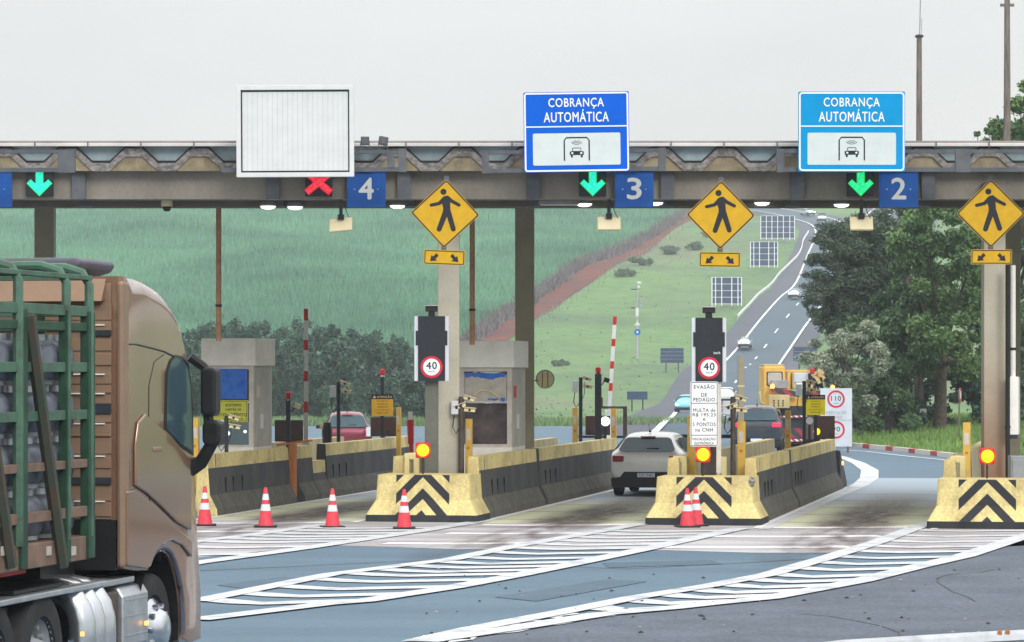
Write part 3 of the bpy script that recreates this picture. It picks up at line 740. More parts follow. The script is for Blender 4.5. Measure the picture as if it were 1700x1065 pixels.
# ceiling lamps
def lamp(px, py, Y, on, label):
    t = thing('canopy_lamp', (PX(px, Y), Y, PZ(py, Y)), label, 'lamp', 'lamps under the canopy beam')
    b = MB(); b.lathe([(0, .10), (.13, .10), (.17, .03), (.17, 0), (0, 0)], (0, 0, 0), 20); q = b.build('housing', 'silver', t, smooth=True)
    b = MB(); b.lathe([(.150, -.002), (.13, -.035), (.07, -.055), (0, -.06)], (0, 0, 0), 20); b.build('lens', 'lamp' if on else 'cream', t, smooth=True)
for px, py, on, l in ((445, 342, 1, 'lit round lamp under the beam, leftmost of the two below the blank sign'), (490, 343, 1, 'lit round lamp under the beam just left of the red cross'),
                      (660, 341, 1, 'lit round lamp under the beam right of the number 4 plate'), (970, 338, 1, 'lit round lamp under the beam left of the green arrow by plate 3'),
                      (1089, 336, 1, 'small lit lamp beside the right edge of the number 3 plate'), (1265, 336, 1, 'lit round lamp right of the middle walking person sign'),
                      (1397, 339, 1, 'lit round lamp under the beam left of the arrow by plate 2')):
    lamp(px, py, 63.75, on, l)
t = thing('canopy_lamp', (PX(928, 63.75), 63.75, PZ(338, 63.75)), 'unlit flat strip lamp left of the lit lamp under the dark blue sign', 'lamp')
b = MB(); b.box(-.4, .4, -.1, .1, -.02, .06); b.build('housing', 'grey', t, bevel=.01)
b = MB(); b.box(-.37, .37, -.08, .08, -.03, -.0202); b.build('diffuser', 'cream', t)
# hanging antenna panels
def antenna(px, py, Y, label, r=0, bar=1):
    t = thing('toll_antenna', (PX(px, Y), Y, PZ(335, Y)), label, 'antenna', 'toll tag antennas hanging over the lanes')
    z = PZ(py, Y) - PZ(335, Y)
    b = MB(); b.tube([(0, 0, .05), (0, 0, z+.12)], .035, 10); b.cb((0, 0, z+.15), (.12, .1, .1)); b.build('mount', 'black', t)
    b = MB(); b.m = Matrix.Translation((0, 0, z)) @ Matrix.Rotation(R(-28), 4, 'X') @ Matrix.Rotation(R(r), 4, 'Z'); b.cb((0, 0, 0), (.45, .07, .29))
    b.build('panel', M['antenna'], t, bevel=.02)
    b = MB(); b.tube([(.05, 0, 0), (.12, .02, z*.5), (.18, .02, z+.1)], .008, 6); b.build('cable', 'black', t)
M['antenna'] = mat('antenna_cover_beige', (.76, .67, .43), .6, var=.06, scale=3)
antenna(566, 373, 62.85, 'beige antenna panel hanging left of the number 4 plate', -10)
antenna(1011, 371, 62.85, 'beige antenna panel hanging below the dark blue sign near plate 3')
antenna(1430, 371, 62.85, 'beige antenna panel hanging in front of the trees left of plate 2')
t = thing('dome_camera', (PX(277, 63.8), 63.8, PZ(334, 63.8)), 'round dome camera hanging under the beam left of the blank sign', 'camera')
b = MB(); b.lathe([(0, .04), (.10, .03), (.115, -.02), (.11, -.1)], (0, 0, 0), 20); b.build('shell', 'antenna' if 'antenna' in M else 'cream', t, smooth=True)
b = MB(); b.lathe([(.085, -.1), (.08, -.15), (.05, -.19), (0, -.2)], (0, 0, 0), 20); b.build('dome', 'black', t, smooth=True)
for px, a, l in ((606, 0, 'small dark floodlight on the roof edge beside the blank sign, facing out'), (636, 30, 'small tilted dark floodlight on the roof edge, right of its twin')):
    t = thing('floodlight', (PX(px, 62.2), 62.2, PZ(250, 62.2)), l, 'floodlight')
    b = MB(); b.m = Matrix.Translation((0, 0, .16)) @ Matrix.Rotation(R(a), 4, 'Z') @ Matrix.Rotation(R(a*.3), 4, 'Y'); b.cb((0, 0, .03), (.16, .1, .16)); b.cb((0, -.055, .03), (.13, .01, .13))
    b.build('lamp_head', 'steel', t, bevel=.01)
    b = MB(); b.box(-.09, .09, -.03, .03, 0, .02); b.box(-.09, -.075, -.03, .03, .02, .18); b.box(.075, .09, -.03, .03, .02, .18); b.build('bracket', 'steel', t)

# ================================================================ overhead signs
def rrect(x0, x1, z0, z1, r, n=5):
    q = []
    for cx, cz, a0 in ((x1-r, z1-r, 0), (x0+r, z1-r, 90), (x0+r, z0+r, 180), (x1-r, z0+r, 270)):
        for i in range(n+1):
            a = R(a0 + 90*i/n); q.append((cx + r*math.cos(a), cz + r*math.sin(a)))
    return q
def frame(b, x0, x1, z0, z1, r, wd, y0, y1, k=None):
    o = rrect(x0, x1, z0, z1, r); i_ = rrect(x0+wd, x1-wd, z0+wd, z1-wd, max(r-wd, .004)); n = len(o)
    vs = [(p[0], y0, p[1]) for p in o] + [(p[0], y0, p[1]) for p in i_] + [(p[0], y1, p[1]) for p in o] + [(p[0], y1, p[1]) for p in i_]
    fs = []
    for j in range(n):
        q = (j+1) % n; fs += [(j, q, n+q, n+j), (j, 2*n+j, 2*n+q, q), (n+j, n+q, 3*n+q, 3*n+j)]
    b.add(vs, fs, k)
def auto_sign(px0, px1, py0, py1, Y, m, roll, label, rad, spans):
    t = thing('overhead_sign', (PX((px0+px1)/2, Y), Y, PZ(py1, Y)), label, 'road sign', 'overhead toll signs')
    t.rotation_euler = (0, R(roll), 0)
    sc = Y/F; W = (px1-px0)*sc; H = (py1-py0)*sc
    def z(v): return H*(1-v)          # v measured down from the top, 0..1
    b = MB(); b.prism([(x, zz_) for x, zz_ in rrect(-W/2, W/2, 0, H, .02)], 0, .05); b.build('sign_face', m, t)
    b = MB(); frame(b, -W/2+.012, W/2-.012, .012, H-.012, rad, .03, -.006, .001); b.box(-W/2+.04, W/2-.04, -.006, -.001, z(.44), z(.425)); b.build('border', 'text', t)
    b = MB(); b.prism(rrect(-W*.415, W*.415, z(.915), z(.515), .03), -.006, -.001); b.build('white_panel', M['panelw'], t)
    txt('COBRANÇA', 0, z(.145), W*.525, H*.135, -.004, 'text', t, bold=.014)
    txt('AUTOMÁTICA', 0, z(.298), W*.615, H*.155, -.004, 'text', t, bold=.014)
    # pictogram
    b = MB(); b.m = Matrix.Translation((0, -.0085, z(.715)))
    h = H*.145; w_ = W*.118; e = .026
    for sgn in (-1, 1): b.box(sgn*w_-e/2, sgn*w_+e/2, 0, .002, -h, h-.05)
    b.box(-w_+.04, w_-.04, 0, .002, h-e+.01, h+.01)
    for sgn in (-1, 1): b.add([(sgn*(w_+e/2), 0, h-.055), (sgn*(w_-e/2), 0, h-.055), (sgn*(w_-.045), 0, h-e+.008), (sgn*(w_-.04), 0, h+.01)], [(0, 1, 2, 3)])
    for i, r in enumerate((.05, .085, .12)):
        a = np.linspace(R(215), R(325), 8); cz = h-.03
        vs = [(r*math.cos(q), 0, cz+r*.8*math.sin(q)) for q in a] + [((r+.012)*math.cos(q), 0, cz+(r+.012)*.8*math.sin(q)) for q in a]
        b.add(vs, [(j, j+1, 9+j, 8+j) for j in range(7)])
    b.build('arch_symbol', 'signblk', t)
    b = MB(); b.m = Matrix.Translation((0, -.0085, z(.76))); s_ = W/2.0
    b.prism([(-.13*s_, -.045), (.13*s_, -.045), (.135*s_, .02), (.10*s_, .03), (-.10*s_, .03), (-.135*s_, .02)], 0, .002)
    for sgn in (-1, 1): b.prism([(sgn*.11*s_, -.09), (sgn*.075*s_, -.09), (sgn*.075*s_, -.04), (sgn*.115*s_, -.04)], 0, .002)
    frame(b, -.085*s_, .085*s_, .02, .095, .02, .012, 0, .002)
    b.build('car_symbol', 'signblk', t)
    for sgn in (-1, 1):
        b = MB(); b.disc((sgn*.085*s_, z(.765)), .022, -.0095, 12); b.build('car_symbol_lamp', M['panelw'], t)
    b = MB()
    for a0, a1 in spans:
        xa, xb = PX(a0, Y) - t.location.x, PX(a1, Y) - t.location.x
        b.box(xa, xb, .12, .2, PZ(253, Y)-t.location.z, PZ(247, Y)-t.location.z); b.box(xa, xb, .12, .2, PZ(284, Y)-t.location.z, PZ(277, Y)-t.location.z)
        for xx in (xa, xb-.14): b.box(xx, xx+.14, .1, .22, PZ(285, Y)-t.location.z, PZ(246, Y)-t.location.z)
    for xx in (-W*.25, W*.25): b.box(xx-.04, xx+.04, .052, .13, .05, H-.1)
    b.build('support_frame', 'steel', t)
    return t
M['panelw'] = mat('pale_sign_panel', (.60, .68, .68), .5, var=.04)
auto_sign(870.5, 1045.5, 152, 285, 61.6, 'signblue', -.8, 'deep blue COBRANÇA AUTOMÁTICA sign above the lane 3 arrow', .05, [(800, 1106)])
auto_sign(1325.5, 1502.5, 151.5, 284.5, 61.6, 'signcyan', 0.0, 'bright sky blue COBRANÇA AUTOMÁTICA sign above the lane 2 arrow', .07, [(1290, 1420), (1420, 1600), (1600, 1740)])
# blank louvred sign
Y = 61.4; t = thing('blank_sign', (PX(490.5, Y), Y, PZ(293.5, Y)), 'blank white slatted sign panel on the canopy above the red cross', 'sign panel')
t.rotation_euler = (0, R(-.3), 0)
sc = Y/F; W = 195*sc; H = 152*sc
b = MB(); frame(b, -W/2, W/2, 0, H, .01, .085, -.05, .08); b.build('frame', 'white', t, bevel=.008)
b = MB(); x0 = -W/2+.11; nn = 21; st = (W-.22)/nn
for i in range(nn): b.prism([(x0+i*st+.001, .0), (x0+i*st+st*.5, -.001), (x0+(i+1)*st-.001, .0), (x0+(i+1)*st-.003, .03), (x0+i*st+.003, .03)], .12, H-.12, 'z')
b.build('slat_panel', 'white', t)
b = MB(); frame(b, -W/2+.086, W/2-.086, .086, H-.086, .005, .024, -.012, .02); b.box(-W/2+.1, W/2-.1, .032, .05, .1, H-.1); b.build('shadow_gap', 'dark', t)
b = MB()
xa, xb = PX(592, Y)-t.location.x, PX(674, Y)-t.location.x
b.box(-W/2-.3, xb, .18, .26, PZ(284, Y)-t.location.z, PZ(277, Y)-t.location.z); b.box(xa-.4, xb, .18, .26, PZ(254, Y)-t.location.z, PZ(249, Y)-t.location.z)
b.box(xb-.15, xb, .16, .28, PZ(285, Y)-t.location.z, PZ(246, Y)-t.location.z); b.box(xb-.36, xb-.22, .16, .28, PZ(278, Y)-t.location.z, PZ(254, Y)-t.location.z)
for xx in (-W*.25, W*.25): b.box(xx-.04, xx+.04, .081, .18, .05, H-.1)
b.build('support_frame', 'steel', t)
b = MB(); b.box(PX(0, Y)-t.location.x-1, PX(122, Y)-t.location.x, .2, .28, PZ(284, Y)-t.location.z, PZ(277, Y)-t.location.z); b.box(PX(0, Y)-t.location.x-1, PX(122, Y)-t.location.x, .2, .28, PZ(253, Y)-t.location.z, PZ(247, Y)-t.location.z)
b.box(PX(93, Y)-t.location.x, PX(122, Y)-t.location.x, .18, .3, PZ(285, Y)-t.location.z, PZ(248, Y)-t.location.z)
o = b.build('sign_support_frame', 'steel'); o.location = t.location; tag(o, 'dark steel sign support frame on the canopy at the left edge', 'steel frame')

# lane number plates
for px0, px1, s_, l in ((576, 640, '4', 'blue lane plate with grey number 4 on the beam'), (1021, 1085, '3', 'blue lane plate with grey number 3 on the beam'), (1459.5, 1524.5, '2', 'blue lane plate with grey number 2 on the beam'), (-44, 20, '', 'blue lane plate cut off by the left edge of the photo')):
    Y = 62.75; t = thing('lane_number_plate', (PX((px0+px1)/2, Y), Y, PZ(344, Y)), l, 'lane sign', 'lane number plates on the beam')
    W = (px1-px0)*Y/F; H = 60.5*Y/F
    b = MB(); b.box(-W/2, W/2, 0, .03, 0, H); b.build('plate', 'numblue', t, bevel=.006)
    if s_: txt(s_, 0, H*.52, .27 if s_ != '3' else .265, .40, -.003, 'numtext', t, bold=.03)
    b = MB()
    for sgn in (-1, 1): b.cyl((sgn*W*.3, -.004, H*.5), .012, .006, 'y', 8)
    b.build('rivet', 'silver', t)

# lane signals
def signal(px, py, kind, mats, label):
    Y = 62.8; t = thing('lane_signal', (PX(px, Y), Y, PZ(325.5, Y)), label, 'traffic signal', 'lane signals on the canopy beam')
    b = MB(); b.box(-.26, .26, 0, .12, 0, .52); b.build('housing', 'led_dark', t, bevel=.01)
    if kind == 'arrow':
        for m, g, y in ((mats[0], .016, -.004), (mats[1], 0, -.007)):
            b = MB(); w_ = .062+g
            b.prism([(-w_, .49+(g*0)), (-w_, .235), (-.165-g*.3, .315+g), (-.235-g, .25), (0, .02-g*1.4), (.235+g, .25), (.165+g*.3, .315+g), (w_, .235), (w_, .49)], y, y+.003)
            b.build('arrow' if g == 0 else 'arrow_edge', m, t)
    else:
        for m, g, y in ((mats[0], .016, -.004), (mats[1], 0, -.007)):
            b = MB()
            for sg in (-1, 1):
                b.m = Matrix.Translation((0, y - sg*.0008, .27)) @ Matrix.Rotation(R(sg*40), 4, 'Y'); b.box(-.30-g*.5, .30+g*.5, 0, .003, -.055-g, .055+g)
            b.build('cross' if g == 0 else 'cross_edge', m, t)
signal(65.5, 305, 'arrow', ('led_halo', 'led_cyan'), 'lit cyan green down arrow signal at the far left of the beam')
signal(984, 305, 'arrow', ('led_halo', 'led_cyan'), 'lit cyan green down arrow signal beside the number 3 plate')
signal(1429, 305, 'arrow', ('led_halo', 'led_green'), 'lit pure green down arrow signal beside the number 2 plate')
signal(529, 308, 'x', ('led_redd', 'led_red'), 'lit red cross signal beside the number 4 plate')

# pedestrian warning signs
def capsule(b, p, q, r0, r1, y, n=8):
    p, q = Vector(p), Vector(q); d = (q-p).normalized(); a0 = math.atan2(d.y, d.x); vs = []
    for i in range(n+1):
        a = a0 + math.pi/2 + math.pi*i/n; vs.append((p.x + r0*math.cos(a), y, p.y + r0*math.sin(a)))
    for i in range(n+1):
        a = a0 - math.pi/2 + math.pi*i/n; vs.append((q.x + r1*math.cos(a), y, q.y + r1*math.sin(a)))
    b.add(vs, [tuple(range(len(vs)))])
def ped(px, py, ppx, ppy, roll, label, post):
    Y = 62.0; t = thing('pedestrian_sign', (PX(px, Y), Y, PZ(py, Y)), label, 'warning sign', 'yellow walking person signs')
    s_ = Y/F; h = 57.5*s_; t.rotation_euler = (0, R(roll), 0)
    def dia(h, r, n=4):
        q = []
        for a0 in (0, 90, 180, 270):
            c = ((h-r*1.41)*math.cos(R(a0)), (h-r*1.41)*math.sin(R(a0)))
            for i in range(n+1):
                a = R(a0-45+90*i/n); q.append((c[0]+r*math.cos(a), c[1]+r*math.sin(a)))
        return q
    b = MB(); b.prism(dia(h, .045), 0, .012); b.build('plate', 'signyel', t)
    b = MB(); o = dia(h-.012, .04); i_ = dia(h-.045, .03); n = len(o)
    b.add([(p[0], -.003, p[1]) for p in o] + [(p[0], -.003, p[1]) for p in i_], [(j, (j+1) % n, n+(j+1) % n, n+j) for j in range(n)]); b.build('border', 'signblk', t)
    b = MB(); u = s_*120/799          # source-zoom pixels -> metres
    def g(x, y): return ((x-390)*u, (437-y)*u)
    b.disc(g(362, 195), 34*u, -.0030, 20)
    capsule(b, g(385, 265), g(320, 325), 26*u, 20*u, -.0034); capsule(b, g(318, 326), g(232, 347), 19*u, 18*u, -.0038)
    capsule(b, g(405, 260), g(455, 292), 26*u, 20*u, -.0042); capsule(b, g(450, 290), g(540, 335), 20*u, 18*u, -.0046)
    b.add([(*[g(x, y)[0]], -.0050, g(x, y)[1]) for x, y in ((345, 262), (405, 240), (440, 275), (442, 330), (450, 425), (366, 432), (366, 372), (350, 320))], [tuple(range(8))])
    capsule(b, g(395, 420), g(330, 610), 32*u, 27*u, -.0054); capsule(b, g(425, 418), g(487, 602), 30*u, 27*u, -.0058)
    b.build('walking_figure', 'signblk', t)
    b = MB()
    for z in (h-.1, -h+.1): b.cyl((0, -.006, z), .012, .008, 'y', 8)
    b.build('bolt', 'grey', t)
    b = MB(); b.box(-.05, .05, .014, .05, -h-.2, h+.06); b.box(-.05, .05, .05, .95, h-.12, h-.04); b.build('bracket', 'steel', t)
    W = 68*s_; H = 24.5*s_; dx, dz = (ppx-px)*s_, -(ppy-py)*s_
    b = MB(); b.m = Matrix.Translation((dx, 0, dz)); b.prism(rrect(-W/2, W/2, -H/2, H/2, .03), 0, .012); b.build('arrow_plate', 'signyel', t)
    b = MB(); b.m = Matrix.Translation((dx, 0, dz)); frame(b, -W/2+.012, W/2-.012, -H/2+.012, H/2-.012, .025, .017, -.003, -.001)
    b.build('arrow_plate_border', 'signblk', t)
    for sg in (-1, 1):
        b = MB(); b.m = Matrix.Translation((dx+sg*.19, -.003, dz)); q = .012
        pts = [(-.085, -.08), (.06, -.065), (.02, -.035), (.085, .03), (.035, .075), (-.025, .01), (-.06, .04)]
        pts = [(p[0]*.95*(-sg if sg > 0 else 1), p[1]) for p in pts]
        b.add([(p[0], 0, p[1]) for p in pts], [tuple(range(len(pts)))]); b.build('arrow', 'signblk', t)
ped(739, 354.5, 740.5, 427, 2.2, 'yellow walking person sign in front of the beige column on the left', 1)
ped(1196.5, 356.5, 1196, 430.5, .8, 'middle yellow walking person sign hanging above the display with the fine notice', 0)
ped(1645, 354, 1646, 426, 0, 'yellow walking person sign on the rust stained column at right', 0)

# ================================================================ islands
WHERE = {-1: 'the island nearest the truck', 0: 'the torn poster booth island', 1: 'the fine notice island', 2: 'the rightmost island'}
def nose(k, label):
    x, y = isl(k, 0, 0)
    t = thing('chevron_block', (x, y, 0), label, 'concrete block', 'chevron painted blocks heading the islands', -LH if k < 1 else -LH)
    prof = [(0, .90), (-.03, .42), (-.19, .14), (-.20, 0)]      # (outward, z)
    def ring(o, z):   # outline at that height: nose with slightly rounded corners
        w_, d = .895 - 0 + max(0, -o), 1.15
        q = []
        for cx, cy, a0 in ((w_-.06, -max(0, -o)+.06, 270), (-w_+.06, -max(0, -o)+.06, 180)):
            s_ = [R(a0+90*i/4) for i in range(5)]
            if a0 == 180: pass
            q.append([(cx+.06*math.cos(a), cy+.06*math.sin(a)) for a in s_])
        return [(-w_, d)] + q[1] + q[0] + [(w_, d)]
    b = MB(); rings = [ring(o, z) for o, z in prof]; n = len(rings[0]); vs = []
    for (o, z), r in zip(prof, rings): vs += [(p[0], p[1], z) for p in r]
    fs = []; mi = []
    for i in range(3):
        for j in range(n):
            q = (j+1) % n; fs.append((i*n+j, i*n+q, (i+1)*n+q, (i+1)*n+j))
            front = 1 <= j <= n-3
            mi.append(2 if i == 2 else (1 if front else 0))
    b.add(vs, fs); b.mi = mi; b.f.append(tuple(range(n))); b.mi.append(0)
    o = b.build('block', ['barrier_y', 'nose', 'nose_base'], t); return t
nose(-1, 'yellow and black chevron block hidden behind the brown truck') if False else None
nose(0, 'left chevron block with the cone standing in front of it')
nose(1, 'middle chevron block with the two cones together in front of it')
nose(2, 'right chevron block below the rust stained column')
x, y = isl(1, 0, 0); b = MB(); b.lathe([(0, -.10), (.05, -.08), (.075, 0), (.05, .07), (0, .09)], (.885, .03, .82), 7); rs = random.Random(1)
b.v = [(v[0]+rs.uniform(-.02, .02), v[1]+rs.uniform(-.02, .02), v[2]+rs.uniform(-.03, .03)) for v in b.v]; o = b.build('broken_corner', 'conc', [q for q in bpy.data.objects if q.name == 'chevron_block.001'][0])

def wall(k, side, t0, t1, label, h=1.22, name='concrete_barrier', end_y=True):
    """jersey barrier along one side of island k; cross-section carried along the island heading"""
    x, y = isl(k, side*.74, t0)
    t = thing(name, (x, y, 0), label, 'barrier', 'concrete barriers along the toll islands', -LH)
    L = t1-t0
    # half sections, outer side +x*side
    sec = [(-.10, h, 0), (.10, h, 0), (.115, h-.27, 1), (.155, .42, 2), (.30, .14, 2), (.31, 0, 2), (-.20, 0, 3), (-.20, .1, 3), (-.13, .42, 3)]
    V = []; n = len(sec); ns = max(2, int(L/1.2)); 
    b = MB(); b.m = Matrix.Identity(4)
    for i in range(ns+1):
        for (a, z, m) in sec: V.append((a*side, L*i/ns, z))
    fs = []; mi = []
    cols = [0, 0, 1, 2, 2, 1, 3, 3, 3]     # per edge: top, outer band, outer face, foot, foot, under, inner...
    for i in range(ns):
        for j in range(n):
            q = (j+1) % n; fs.append((i*n+j, i*n+q, (i+1)*n+q, (i+1)*n+j)); mi.append(cols[j])
    fs.append(tuple(range(n))); mi.append(0 if end_y else 1); fs.append(tuple(range(ns*n, ns*n+n))); mi.append(1)
    b.add(V, fs); b.mi = mi
    b.build('wall', ['barrier_y', 'barrier_g', 'barrier_f', 'barrier_c'], t)
    if L > 3:
        for yy_ in (.55, 1.15, 1.85):
            s_ = MB(); s_.box(side*.15-.015, side*.15+.015, yy_, yy_+.07, .45, .74); s_.build('slot', 'black', t)
    return t
for k in (-1, 0, 1, 2):
    for side, sn in ((1, 'right'), (-1, 'left')):
        if k == 2 and side == 1: continue
        w_ = WHERE[k]
        wall(k, side, 1.2, 1.75, f'short yellow barrier end, {sn} side of {w_}')
        wall(k, side, 1.8, 7.6, f'grey and yellow barrier, near piece on the {sn} of {w_}', end_y=False)
        if k == -1 and side == 1:
            wall(k, side, 8.3, 9.7, 'short barrier piece between the orange strap and the gap in the left wall', end_y=False)
            wall(k, side, 9.75, 10.95, 'low dark barrier piece in the gap of the left wall', h=.86, end_y=False)
            wall(k, side, 11., 20.3, 'long grey barrier with pale yellow top below the maroon car', end_y=False)
        else:
            wall(k, side, 7.95, 19.0, f'grey and yellow barrier, far piece on the {sn} of {w_}', end_y=False)
    if k < 3:
        x, y = isl(k, 0, 1.2); b = MB(); b.box(-.64, .64, 0, 18.5, 0, .12); o = b.build('island_floor', 'conc'); o.location = (x, y, 0); o.rotation_euler = (0, 0, R(-LH)); tag(o, kind='structure')
# sloped end of island 1's right wall
x, y = isl(1, .74, 19.1); t = thing('barrier_end_terminal', (x, y, 0), 'sloped dark barrier end beside the curved white line', 'barrier', None, -LH)
b = MB(); b.prism([(0, 0), (0, .95), (.5, .75), (2.0, .12), (2.0, 0)], -.12, .22, 'x'); b.build('wedge', 'barrier_g', t, bevel=.03)
b = MB(); b.lathe([(0, .0), (.05, .0), (.05, .05), (0, .05)], (.23, .3, .62), 12, 'x'); b.build('marker_lamp', 'amber', t)
# orange strap
x, y = isl(-1, .84, 7.75); t = thing('orange_steel_strap', (x, y, 0), 'orange steel strap bent over the gap in the left barrier', 'steel strap', None, -LH)
b = MB(); b.box(-.02, .09, 0, .28, .12, 1.28); b.build('upright', 'orange', t); b = MB(); b.m = Matrix.Translation((0, 0, 1.28)) @ Matrix.Rotation(R(-8), 4, 'Y') ; b.box(-.3, .45, .0, .28, 0, .05); b.build('top_bar', 'orange', t)

# yellow posts
def ypost(px, pyt, Y, label, wd=.125, m='post_y', base=.12):
    t = thing('yellow_post', (PX(px, Y), Y, base), label, 'post', 'square yellow posts on the toll islands', -LH)
    h = PZ(pyt, Y)-base
    b = MB(); b.box(-wd/2, wd/2, -wd/2, wd/2, 0, h); b.build('post', m, t, bevel=.008)
    b = MB(); b.box(-wd*.3, wd*.3, -wd/2-.006, -wd/2, h-.42, h-.2); b.build('reader', 'pink', t)
    b = MB(); b.box(-wd*.2, wd*.2, -wd/2-.004, -wd/2-.0005, h-.6, h-.55); b.build('label_plate', 'orange', t)
ypost(778.5, 695, 64.6, 'amber post in front of the dark window of the torn poster booth')
ypost(955, 676, 80, 'amber post left of the thin camera pole, above the barrier behind')
ypost(1019, 678, 81, 'amber post below the lowered end of the red and white gate arm')
ypost(1231, 699, 63.4, 'amber post right of the fine notice, beside the brown camera pole', .15)
ypost(1308, 681, 73, 'amber post in front of the yellow works truck')
ypost(1605, 701, 61.6, 'amber post standing left of the rust stained column', .14)
ypost(662, 676, 80.5, 'amber post behind the ATENÇÃO notice on the left', .11)
ypost(1148.5, 690, 63.5, 'amber post partly hidden behind the fine notice', .16)
ypost(325, 693, 66, 'amber post just right of the truck door', .13)
# pale guard brackets behind the chevron blocks
def guard(k, px0, px1, pyt, Y, label):
    x = PX((px0+px1)/2, Y); W = (px1-px0)*Y/F; h = PZ(pyt, Y)-.12
    t = thing('crash_guard', (x, Y, .12), label, 'guard', None, -LH)
    b = MB()
    for s_ in (-1, 1): b.box(s_*W/2-.05, s_*W/2+.05, -.05, .05, 0, h)
    b.box(-W/2+.05, W/2-.05, -.05, .05, h-.12, h); b.build('frame', M['gyel'], t, bevel=.01)
    b = MB(); b.box(-W/2+.05, W/2-.05, .0, .03, 0, h*.5); b.build('dark_panel', 'dark', t)
M['bside'] = mat('booth_side_grey', (.44, .43, .39), .6, var=.1, scale=2)
M['gyel'] = mat('pale_yellow_guard_paint', (.68, .60, .30), .7, var=.1, scale=4)
guard(0, 676, 692, 752, 63.3, 'pale yellow guard frame behind the left chevron block')
guard(1, 1122, 1136, 757, 62.4, 'pale yellow guard frame behind the middle chevron block, left of the post')
guard(1, 1192, 1202, 758, 62.4, 'small pale yellow guard frame right of the middle beacon post')
guard(2, 1582, 1598, 757, 61, 'pale yellow guard frame behind the right chevron block')

# beacons
def beacon(px, py, Y, label, k):
    t = thing('flashing_beacon', (PX(px, Y), Y, .9), label, 'warning light', 'yellow flashing beacons above the chevron blocks')
    z = PZ(py, Y)-.9
    b = MB(); b.tube([(0, .02, 0), (0, .02, z-.1)], .018, 8); b.build('stem', 'dark', t)
    b = MB(); b.box(-.14, .14, -.03, .06, z-.15, z+.15); b.build('housing', 'red', t, bevel=.03)
    b = MB(); b.disc((0, z), .148, -.034, 24); b.build('red_rim', 'beaconr', t)
    b = MB(); b.lathe([(.118, -.036), (.11, -.05), (.06, -.06), (0, -.062)], (0, 0, z), 24, 'y'); b.build('lens', 'beacon', t, smooth=True)
beacon(702, 747, 62.6, 'lit yellow beacon in front of the grey display post, left chevron block', 0)
beacon(1167, 754, 61.5, 'lit yellow beacon below the fine notice, middle chevron block', 1)
beacon(1639, 757, 60.0, 'lit yellow beacon in front of the rust stained column', 2)

# speed displays
def display(px, py0, py1, Y, label, post, ppx, pw, txtk):
    zb = PZ(py1, Y); t = thing('speed_display', (PX(px, Y), Y, .12), label, 'display', 'dark speed displays on posts')
    s_ = Y/F; z1 = PZ(py0, Y)-.12; z0 = zb-.12; H = z1-z0; W = 57*s_
    b = MB(); b.box(-W/2+.055, W/2-.055, 0, .10, z0, z1); b.build('back_box', M['dispw'], t)
    b = MB()
    for sg in (-1, 1): b.box(sg*W/2-.065, sg*W/2+.065, -.02, .10, z0-.0, z1) if False else b.box(min(sg*W/2, sg*(W/2-.09)), max(sg*W/2, sg*(W/2-.09)), -.012, .10, z0, z1)
    b.build('side_rail', M['dispw'], t)
    b = MB(); a = 22.5*s_; c = 28*s_; zc0, zc1 = z0+H*.55, z0+H*.775
    b.prism([(-a, z0), (a, z0), (a, zc0), (c-.02, zc0), (c-.02, zc1), (a, zc1), (a, z1), (-a, z1), (-a, zc1), (-c+.02, zc1), (-c+.02, zc0), (-a, zc0)], -.03, -.014)
    b.build('screen', 'led_dark', t)
    b = MB(); q = .17; b.box(-.12, .12, -.02, .12, z1+.09, z1+.20); b.box(-.065, .065, 0, .1, z1, z1+.09); b.build('camera_head', 'black', t, bevel=.01)
    b = MB(); b.box(-.13, .13, -.05, .13, z1+.2, z1+.215); b.build('camera_shade', 'pink', t)
    rz = z0+.27 ; cx = 0
    b = MB(); b.disc((cx, rz), 18.3*s_, -.034, 32); b.build('red_ring', M['ringred'], t)
    b = MB(); b.disc((cx, rz), 14*s_, -.038, 32); b.build('white_disc', 'text', t)
    txt('40', cx, rz+.03, .205, .14, -.042, 'signblk', t, bold=.02)
    txt('km/h', cx, rz-.085, .12, .035, -.042, 'signblk', t, bold=.0)
    if txtk: txt('km/h', .15, z0+.56, .12, .045, -.036, 'text', t, bold=.02)
    pxo = (ppx-px)*s_
    b = MB(); b.box(pxo-pw/2, pxo+pw/2, .12, .12+pw, 0, z0+.3); b.build('post', post, t, bevel=.01)
    return t
M['dispw'] = mat('display_rail_white', (.60, .64, .70), .5, var=.05)
M['ringred'] = mat('speed_ring_red', (.58, .02, .045), .5, var=.04)
M['olive'] = mat('dark_olive_post', (.13, .135, .115), .7, var=.12, scale=2)
display(716.5, 524.5, 632, 63.2, 'speed display with 40 ring on the wide dark post by the beige column', 'olive', 716, .26, False)
display(1177, 527, 634, 62.2, 'speed display with 40 ring above the white fine notice', 'brownpost', 1178, .29, True)
